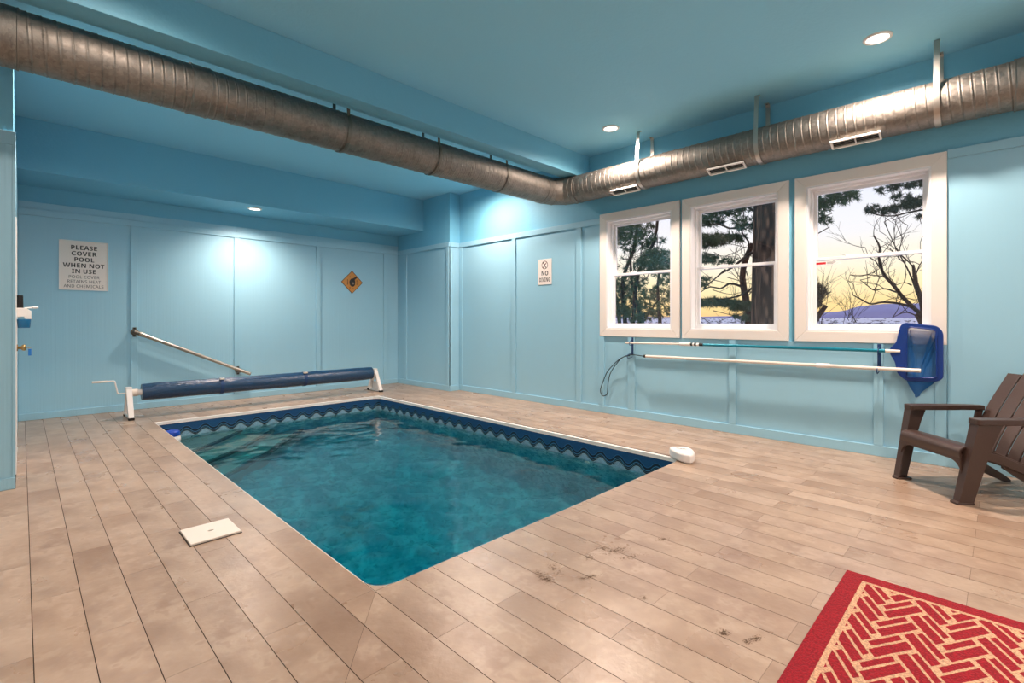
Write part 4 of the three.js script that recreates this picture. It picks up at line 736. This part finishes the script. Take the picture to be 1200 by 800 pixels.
// ------------------------------------------------------------------ outdoors: snowy slope, far hills and trees
{
  const hn = makeNoise(21, 64), snow = phys({ color: 0xd9d3dc, roughness: 0.95 });
  const terrain = (x0, x1, z0, z1, nx, nz, fn, mat, name, label, cat) => {
    const g = new THREE.PlaneGeometry(1, 1, nx, nz).rotateX(-Math.PI / 2), p = g.attributes.position;
    for (let i = 0; i < p.count; i++) { const u = p.getX(i) + 0.5, v = p.getZ(i) + 0.5, x = x0 * Math.pow(x1 / x0, u), z = lerp(z0, z1, v) * x / x0; p.setXYZ(i, x, fn(x, z, u, v), z); }
    g.computeVertexNormals(); const m = obj(name, g, mat); m.userData.kind = 'structure'; return m;
  };
  terrain(5.8, 260, -9, 4, 60, 90, (x, z) => -1.1 + 0.0145 * Math.max(0, x - 20) + 0.5 * (hn(x * 0.11, z * 0.11) - 0.5) * Math.min(1, x / 60) + 1.2 * (hn(x * 0.02 + 5, z * 0.02) - 0.5) * Math.min(1, x / 120), snow, 'snow_ground');
  // table-topped hill, a long way off
  const hill = (az) => { // az = -z/x ; height as a slope over the horizon
    const P = [[-2, 0.010], [-0.2, 0.014], [-0.02, 0.015], [0.02, 0.018], [0.05, 0.0235], [0.09, 0.028], [0.135, 0.0285], [0.165, 0.026], [0.20, 0.017], [0.26, 0.012], [0.33, 0.0095], [0.5, 0.009], [0.8, 0.014], [1.4, 0.012]]; let k = 0; while (k < P.length - 2 && az > P[k + 1][0]) k++; return lerp(P[k][1], P[k + 1][1], smooth(az, P[k][0], P[k + 1][0]));
  };
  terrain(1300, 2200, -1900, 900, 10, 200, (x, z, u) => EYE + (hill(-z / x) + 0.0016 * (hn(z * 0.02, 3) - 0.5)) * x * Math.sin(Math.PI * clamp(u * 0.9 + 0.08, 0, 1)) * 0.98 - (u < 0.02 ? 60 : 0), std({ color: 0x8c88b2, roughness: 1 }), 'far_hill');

  const taper = (pts, r0, r1, seg = 7) => {
    const c = new THREE.CatmullRomCurve3(pts), n = Math.max(2, (pts.length - 1) * 3), f = c.computeFrenetFrames(n), rings = [];
    for (let i = 0; i <= n; i++) { const p = c.getPointAt(i / n), r = lerp(r0, r1, i / n), ring = []; for (let j = 0; j < seg; j++) { const a = 2 * Math.PI * j / seg; ring.push(p.clone().addScaledVector(f.normals[i], r * Math.cos(a)).addScaledVector(f.binormals[i], r * Math.sin(a))); } rings.push(ring); }
    const g = loft(rings), uv = g.attributes.uv, L = c.getLength(); for (let i = 0; i < uv.count; i++) uv.setXY(i, uv.getX(i) * 0.6, uv.getY(i) * L * 0.5); g.computeVertexNormals(); return g.flat();
  };
  const grow = (out, p, dir, len, r, depth, ends, sway = 0.5) => {
    const a = p.clone(), d = dir.clone().normalize(), pts = [a]; const n = 3;
    for (let i = 0; i < n; i++) { d.add(V(rr(-1, 1), rr(-0.7, 1), rr(-1, 1)).multiplyScalar(0.16 * sway * 2)).normalize(); pts.push(pts[pts.length - 1].clone().addScaledVector(d, len / n)); }
    out.push(taper(pts, r, r * 0.55, r > 0.02 ? 6 : 4));
    if (depth <= 0) { ends?.push(pts[n]); return; }
    const kids = 2 + (rnd() > 0.45 ? 1 : 0);
    for (let i = 0; i < kids; i++) { const q = pts[i === 0 ? n : 1 + Math.floor(rnd() * n)]; grow(out, q, d.clone().add(V(rr(-1, 1), rr(-0.5, 0.9), rr(-1, 1)).multiplyScalar(0.75)), len * rr(0.6, 0.8), r * 0.58, depth - 1, ends, sway); }
  };
  const bark = phys({ map: rep(TEX.bark, 1.5, 1), color: new THREE.Color(1.35, 1.25, 1.15), roughness: 1, bumpMap: rep(TEX.bark, 1.5, 1), bumpScale: 0.02 });
  const barkBrown = phys({ map: rep(TEX.bark, 1.5, 1), color: 0xd9a27e, roughness: 1 });
  // a tuft of needles, shared by every sprig
  const tuftG = (() => { const pos = []; for (let i = 0; i < 22; i++) { const d = V(rr(-1, 1), rr(-0.5, 1), rr(-1, 1)).normalize(), s = d.clone().cross(V(rr(-1, 1), rr(-1, 1), rr(-1, 1))).normalize().multiplyScalar(0.07), e = d.clone().multiplyScalar(rr(0.75, 1.1)); pos.push(...s.toArray(), ...s.clone().negate().toArray(), ...e.toArray()); } const g = new THREE.BufferGeometry(); g.setAttribute('position', new THREE.Float32BufferAttribute(pos, 3)); g.computeVertexNormals(); return g; })();
  const tufts = (parent, spots, size, color, dens = 1) => {                         // spots: [centre, spread vector, count]
    const list = []; for (const [c, s, n] of spots) for (let i = 0; i < n * dens; i++) { let x, y, z; do { x = rr(-1, 1); y = rr(-1, 1); z = rr(-1, 1); } while (x * x + y * y + z * z > 1); list.push(V(c.x + x * s.x, c.y + y * s.y, c.z + z * s.z)); }
    const m = new THREE.InstancedMesh(tuftG, std({ color, roughness: 0.9, side: THREE.DoubleSide }), list.length); m.name = 'needles'; m.userData.kind = 'stuff'; m.castShadow = m.receiveShadow = true;
    const q = new THREE.Quaternion(), e = new THREE.Euler(), M4 = new THREE.Matrix4();
    list.forEach((p, i) => { q.setFromEuler(e.set(rr(0, 6), rr(0, 6), rr(0, 6))); const s = size * rr(0.6, 1.2); M4.compose(p, q, V(s, s, s)); m.setMatrixAt(i, M4); });
    parent.add(m);
  };
  const G = -1.1;
  const tree = (name, label) => thing(name, label, 'tree');
  { // evergreen seen through the left window
    const t = tree('evergreen_tree', 'bushy evergreen with several leaning stems outside the left window'), X = 11, P = (x, y) => atX(x, y, X), st = [];
    for (const l of [[[728, 470], [729, 380], [733, 330], [741, 285], [752, 240], [760, 205]], [[730, 470], [738, 380], [752, 318], [764, 280], [776, 250], [790, 222]], [[724, 470], [722, 370], [720, 320], [717, 270]], [[744, 470], [747, 380], [744, 330], [735, 290]], [[764, 470], [770, 390], [774, 340], [772, 300]]]) st.push(taper(l.map(([x, y], i) => P(x, y).add(V(0.3 * (i % 2) - 0.15, 0, 0))), 0.075, 0.025));
    obj('stem', st, bark, t);
    const twigs = []; for (let i = 0; i < 26; i++) grow(twigs, P(rr(716, 786), rr(250, 375)).add(V(rr(-0.5, 0.5), 0, 0)), V(rr(-0.4, 0.4), rr(-0.2, 1), rr(-0.7, 0.7)), 0.55, 0.012, 2);
    obj('twigs', twigs, bark, t);
    const s = []; const blob = (x, y, w, h, n) => { const p = P(x, y), k = P(x + w, y).z - p.z, j = p.y - P(x, y + h).y; s.push([p, V(0.7, Math.abs(j), Math.abs(k)), n]); };
    blob(738, 266, 24, 14, 480); blob(722, 280, 10, 16, 160); blob(752, 282, 22, 8, 150); blob(772, 305, 16, 14, 420); blob(758, 312, 10, 6, 100); blob(724, 352, 12, 24, 420); blob(735, 330, 20, 10, 110); blob(770, 352, 20, 22, 300); blob(750, 368, 22, 10, 210); blob(785, 325, 8, 10, 100); blob(746, 345, 24, 30, 170); blob(745, 300, 30, 30, 120); blob(716, 240, 14, 10, 100);
    tufts(t, s, 0.125, 0x536a4c, 0.5);
  }
  { // big pine with its trunk in the middle window; one bough reaches into the right window
    const t = tree('pine_tree', 'tall pine with a thick dark trunk outside the middle window'), X = 12, P = (x, y, dx = 0) => atX(x, y, X + dx), br = [];
    obj('trunk', taper([[899, 520], [897.5, 430], [896.5, 380], [897, 320], [898, 260], [899, 190], [900, 60]].map(([x, y]) => P(x, y)), 0.31, 0.24, 16), bark, t);
    for (const [l, r] of [[[[895, 300], [884, 296], [872, 302], [860, 312], [846, 320]], 0.05], [[[872, 302], [878, 286], [868, 268], [872, 250], [862, 238]], 0.025], [[[892, 270], [876, 262], [858, 268], [840, 262], [818, 266]], 0.035], [[[890, 250], [870, 240], [850, 236], [824, 246]], 0.03], [[[870, 336], [856, 332], [844, 338], [832, 336], [816, 346]], 0.03], [[[850, 316], [836, 328], [824, 338], [815, 342]], 0.022], [[[890, 330], [872, 344], [850, 350], [815, 350]], 0.03], [[[905, 240], [930, 245], [955, 241], [975, 232], [998, 224]], 0.035], [[[905, 262], [940, 264], [960, 256], [975, 250]], 0.025], [[[905, 290], [935, 290], [956, 275], [972, 266]], 0.03]]) br.push(taper(l.map(([x, y], i) => P(x, y, 0.3 * Math.sin(i * 2))), r, r * 0.3));
    for (let i = 0; i < 18; i++) grow(br, P(rr(815, 885), rr(238, 372)), V(rr(-0.4, 0.4), rr(-0.4, 0.7), rr(-1, 1)), 0.5, 0.010, 2);
    obj('branch', br, bark, t);
    const s = []; const blob = (x, y, w, h, n) => { const p = P(x, y), k = P(x + w, y).z - p.z, j = p.y - P(x, y + h).y; s.push([p, V(0.6, Math.abs(j), Math.abs(k)), n]); };
    blob(830, 258, 18, 7, 190); blob(850, 246, 22, 7, 190); blob(872, 238, 14, 8, 120); blob(826, 282, 14, 7, 240); blob(848, 280, 26, 5, 230); blob(872, 262, 12, 9, 110); blob(826, 302, 12, 6, 110); blob(845, 306, 20, 3, 60); blob(838, 354, 24, 5, 260); blob(866, 358, 16, 6, 180); blob(822, 330, 10, 8, 70); blob(875, 372, 12, 5, 60);
    blob(962, 240, 14, 6, 130); blob(982, 231, 14, 5, 120); blob(998, 226, 6, 3, 45); blob(962, 256, 12, 4, 60); blob(940, 250, 16, 8, 80);
    tufts(t, s, 0.125, 0x4c5f45, 0.55);
  }
  { // slender tree behind the pine
    const t = tree('slender_tree', 'slender crooked tree left of the thick pine trunk in the middle window'), X = 15, P = (x, y) => atX(x, y, X);
    obj('trunk', taper([[879, 470], [878, 385], [877, 365], [872, 340], [870, 322], [874, 304], [882, 285]].map(([x, y]) => P(x, y)), 0.14, 0.07, 9), barkBrown, t);
    const tw = []; for (let i = 0; i < 8; i++) grow(tw, P(rr(868, 878), rr(300, 370)), V(0, rr(0.1, 1), rr(-1, 1)), 0.7, 0.016, 2); obj('branch', tw, bark, t);
  }
  { // pine sprays hanging into the top right of the right window, from a tree beyond its edge
    const t = tree('overhanging_pine', 'pine whose dark sprays hang into the top of the right window'), X = 12.5, P = (x, y, dx = 0) => atX(x, y, X + dx), br = [];
    obj('trunk', taper([[1180, 520], [1178, 376], [1176, 260], [1174, 120]].map(([x, y]) => P(x, y)), 0.24, 0.17, 12), bark, t);
    for (const [l, r] of [[[[1176, 216], [1130, 240], [1100, 243], [1085, 245], [1064, 249], [1046, 253], [1030, 252], [1018, 248]], 0.028], [[[1176, 190], [1120, 206], [1090, 208], [1072, 214], [1052, 216], [1032, 222]], 0.016], [[[1176, 180], [1120, 190], [1083, 204], [1080, 222]], 0.012], [[[1176, 250], [1110, 262], [1086, 270], [1078, 286], [1084, 310]], 0.010]]) br.push(taper(l.map(([x, y], i) => P(x, y, 0.12 * Math.sin(i * 2))), r, r * 0.35));
    obj('branch', br, bark, t);
    const s = []; const blob = (x, y, w, h, n) => { const p = P(x, y), k = P(x + w, y).z - p.z, j = p.y - P(x, y + h).y; s.push([p, V(0.22, Math.abs(j), Math.abs(k)), n]); };
    for (const [x, y, w, h, n] of [[1018, 246, 4, 4, 16], [1026, 244, 5, 5, 22], [1036, 247, 5, 4, 20], [1047, 245, 6, 4, 30], [1058, 240, 5, 5, 26], [1066, 240, 6, 6, 34], [1076, 236, 7, 6, 40], [1066, 232, 3, 3, 12], [1082, 232, 3, 4, 14], [1046, 219, 6, 4, 22], [1054, 214, 5, 3, 18], [1064, 217, 5, 3, 14], [1033, 223, 5, 2, 12], [1071, 215, 3, 3, 10], [1078, 209, 4, 4, 18], [1048, 231, 3, 3, 10], [1055, 228, 3, 2, 7], [1079, 216, 2, 2, 7], [1078, 254, 4, 2, 8], [1100, 240, 12, 6, 40], [1110, 208, 12, 8, 40]]) blob(x, y, w, h, n);
    tufts(t, s, 0.106, 0x454c3c, 0.8);
  }
  { // bare tree at the right of the right window
    const t = tree('bare_tree', 'bare leafless tree spreading at the right of the right window'), X = 10, P = (x, y, dx = 0) => atX(x, y, X + dx), br = [], ends = [];
    obj('trunk', taper([[1090, 520], [1087, 400], [1083, 372], [1077, 366]].map(([x, y]) => P(x, y)), 0.13, 0.075, 10), barkBrown, t);
    obj('limb', taper([[1084, 374], [1081, 356], [1076, 340], [1072, 325], [1070, 310]].map(([x, y]) => P(x, y)), 0.05, 0.018, 9), barkBrown, t);
    const limbs = [[[[1080, 369], [1070, 360], [1058, 348], [1046, 333], [1036, 322], [1032, 312], [1030, 302], [1031, 290], [1024, 276]], 0.034], [[[1078, 367], [1068, 360], [1050, 355], [1034, 354], [1020, 356], [1008, 350], [1000, 346]], 0.024], [[[1075, 345], [1068, 325], [1060, 308], [1054, 298], [1047, 284], [1040, 268], [1036, 260]], 0.014], [[[1075, 340], [1074, 322], [1066, 308], [1050, 292], [1048, 272], [1046, 258]], 0.011], [[[1072, 325], [1078, 310], [1084, 300], [1090, 280]], 0.010], [[[1060, 308], [1052, 300], [1058, 280], [1064, 264]], 0.008], [[[1050, 342], [1036, 338], [1024, 340], [1016, 334], [1008, 328]], 0.014], [[[1038, 325], [1028, 323], [1016, 322], [1006, 324], [996, 322]], 0.010], [[[1068, 334], [1060, 331], [1050, 334]], 0.011], [[[1078, 372], [1064, 366], [1054, 368], [1046, 372]], 0.012], [[[1031, 314], [1026, 306], [1018, 300], [1014, 290]], 0.010]];
    for (const [l, r] of limbs) { br.push(taper(l.map(([x, y], i) => P(x, y, 0.1 * Math.sin(i * 1.7))), r, r * 0.35)); for (let k = 1; k < l.length; k++) grow(br, P(l[k][0], l[k][1], 0.1 * Math.sin(k * 1.7)), V(rr(-0.5, 0.5), rr(-0.1, 1), rr(-1, 0.8)), rr(0.22, 0.42), 0.006, rnd() > 0.5 ? 2 : 1, ends, 0.8); }
    obj('branches', br, barkBrown, t);
  }
  { // scrub at the lower left of the right window
    const t = thing('shrub', 'low brown shrub with a leaning stub in the lower left of the right window', 'shrub'), X = 14, P = (x, y) => atX(x, y, X), br = [];
    obj('stub', taper([[948, 400], [954, 378], [961, 367], [968, 358]].map(([x, y]) => P(x, y)), 0.10, 0.05, 8), barkBrown, t);
    for (let i = 0; i < 12; i++) grow(br, P(rr(944, 964), rr(366, 382)), V(rr(-0.3, 0.3), 1, rr(-0.2, 0.7)), 0.6, 0.009, 2);
    for (let i = 0; i < 10; i++) grow(br, P(rr(985, 1004), rr(372, 380)), V(rr(-0.3, 0.3), 1, rr(-0.6, 0.6)), 0.4, 0.006, 2);
    obj('twigs', br, barkBrown, t);
    const s = []; for (const [x, y, w, h, n] of [[960, 345, 6, 5, 26], [967, 342, 3, 3, 12], [956, 356, 5, 4, 22], [958, 336, 4, 4, 10]]) { const p = P(x, y), k = P(x + w, y).z - p.z, j = p.y - P(x, y + h).y; s.push([p, V(0.3, Math.abs(j), Math.abs(k)), n]); }
    tufts(t, s, 0.14, 0x5a4c38);
  }
  { // brush dotted over the snow
    const g = (() => { const pos = []; for (let i = 0; i < 14; i++) { const d = V(rr(-1, 1), rr(0.2, 1), rr(-1, 1)).normalize(), s = d.clone().cross(V(rr(-1, 1), rr(-1, 1), rr(-1, 1))).normalize().multiplyScalar(0.09), e = d.clone(); pos.push(...s.toArray(), ...s.clone().negate().toArray(), ...e.toArray()); } const q = new THREE.BufferGeometry(); q.setAttribute('position', new THREE.Float32BufferAttribute(pos, 3)); q.computeVertexNormals(); return q; })();
    const N = 2600, m = new THREE.InstancedMesh(g, std({ color: 0x5b4a4a, roughness: 1, side: THREE.DoubleSide }), N); m.name = 'brush'; const M4 = new THREE.Matrix4(), q = new THREE.Quaternion();
    for (let i = 0; i < N; i++) { const x = 40 * Math.pow(6, rnd()), z = -x * rr(-0.05, 0.9), y = -1.1 + 0.0145 * Math.max(0, x - 20) + 0.5 * (hn(x * 0.11, z * 0.11) - 0.5) * Math.min(1, x / 60) + 1.2 * (hn(x * 0.02 + 5, z * 0.02) - 0.5) * Math.min(1, x / 120), s = rr(0.25, 0.7); q.setFromAxisAngle(V(0, 1, 0), rr(0, 6)); M4.compose(V(x, y, z), q, V(s, s * 0.8, s)); m.setMatrixAt(i, M4); }
    m.userData = { kind: 'stuff', label: 'scattered brown brush on the snowy slope outside the windows', category: 'brush' }; scene.add(m);
  }
}

renderer.render(scene, camera);
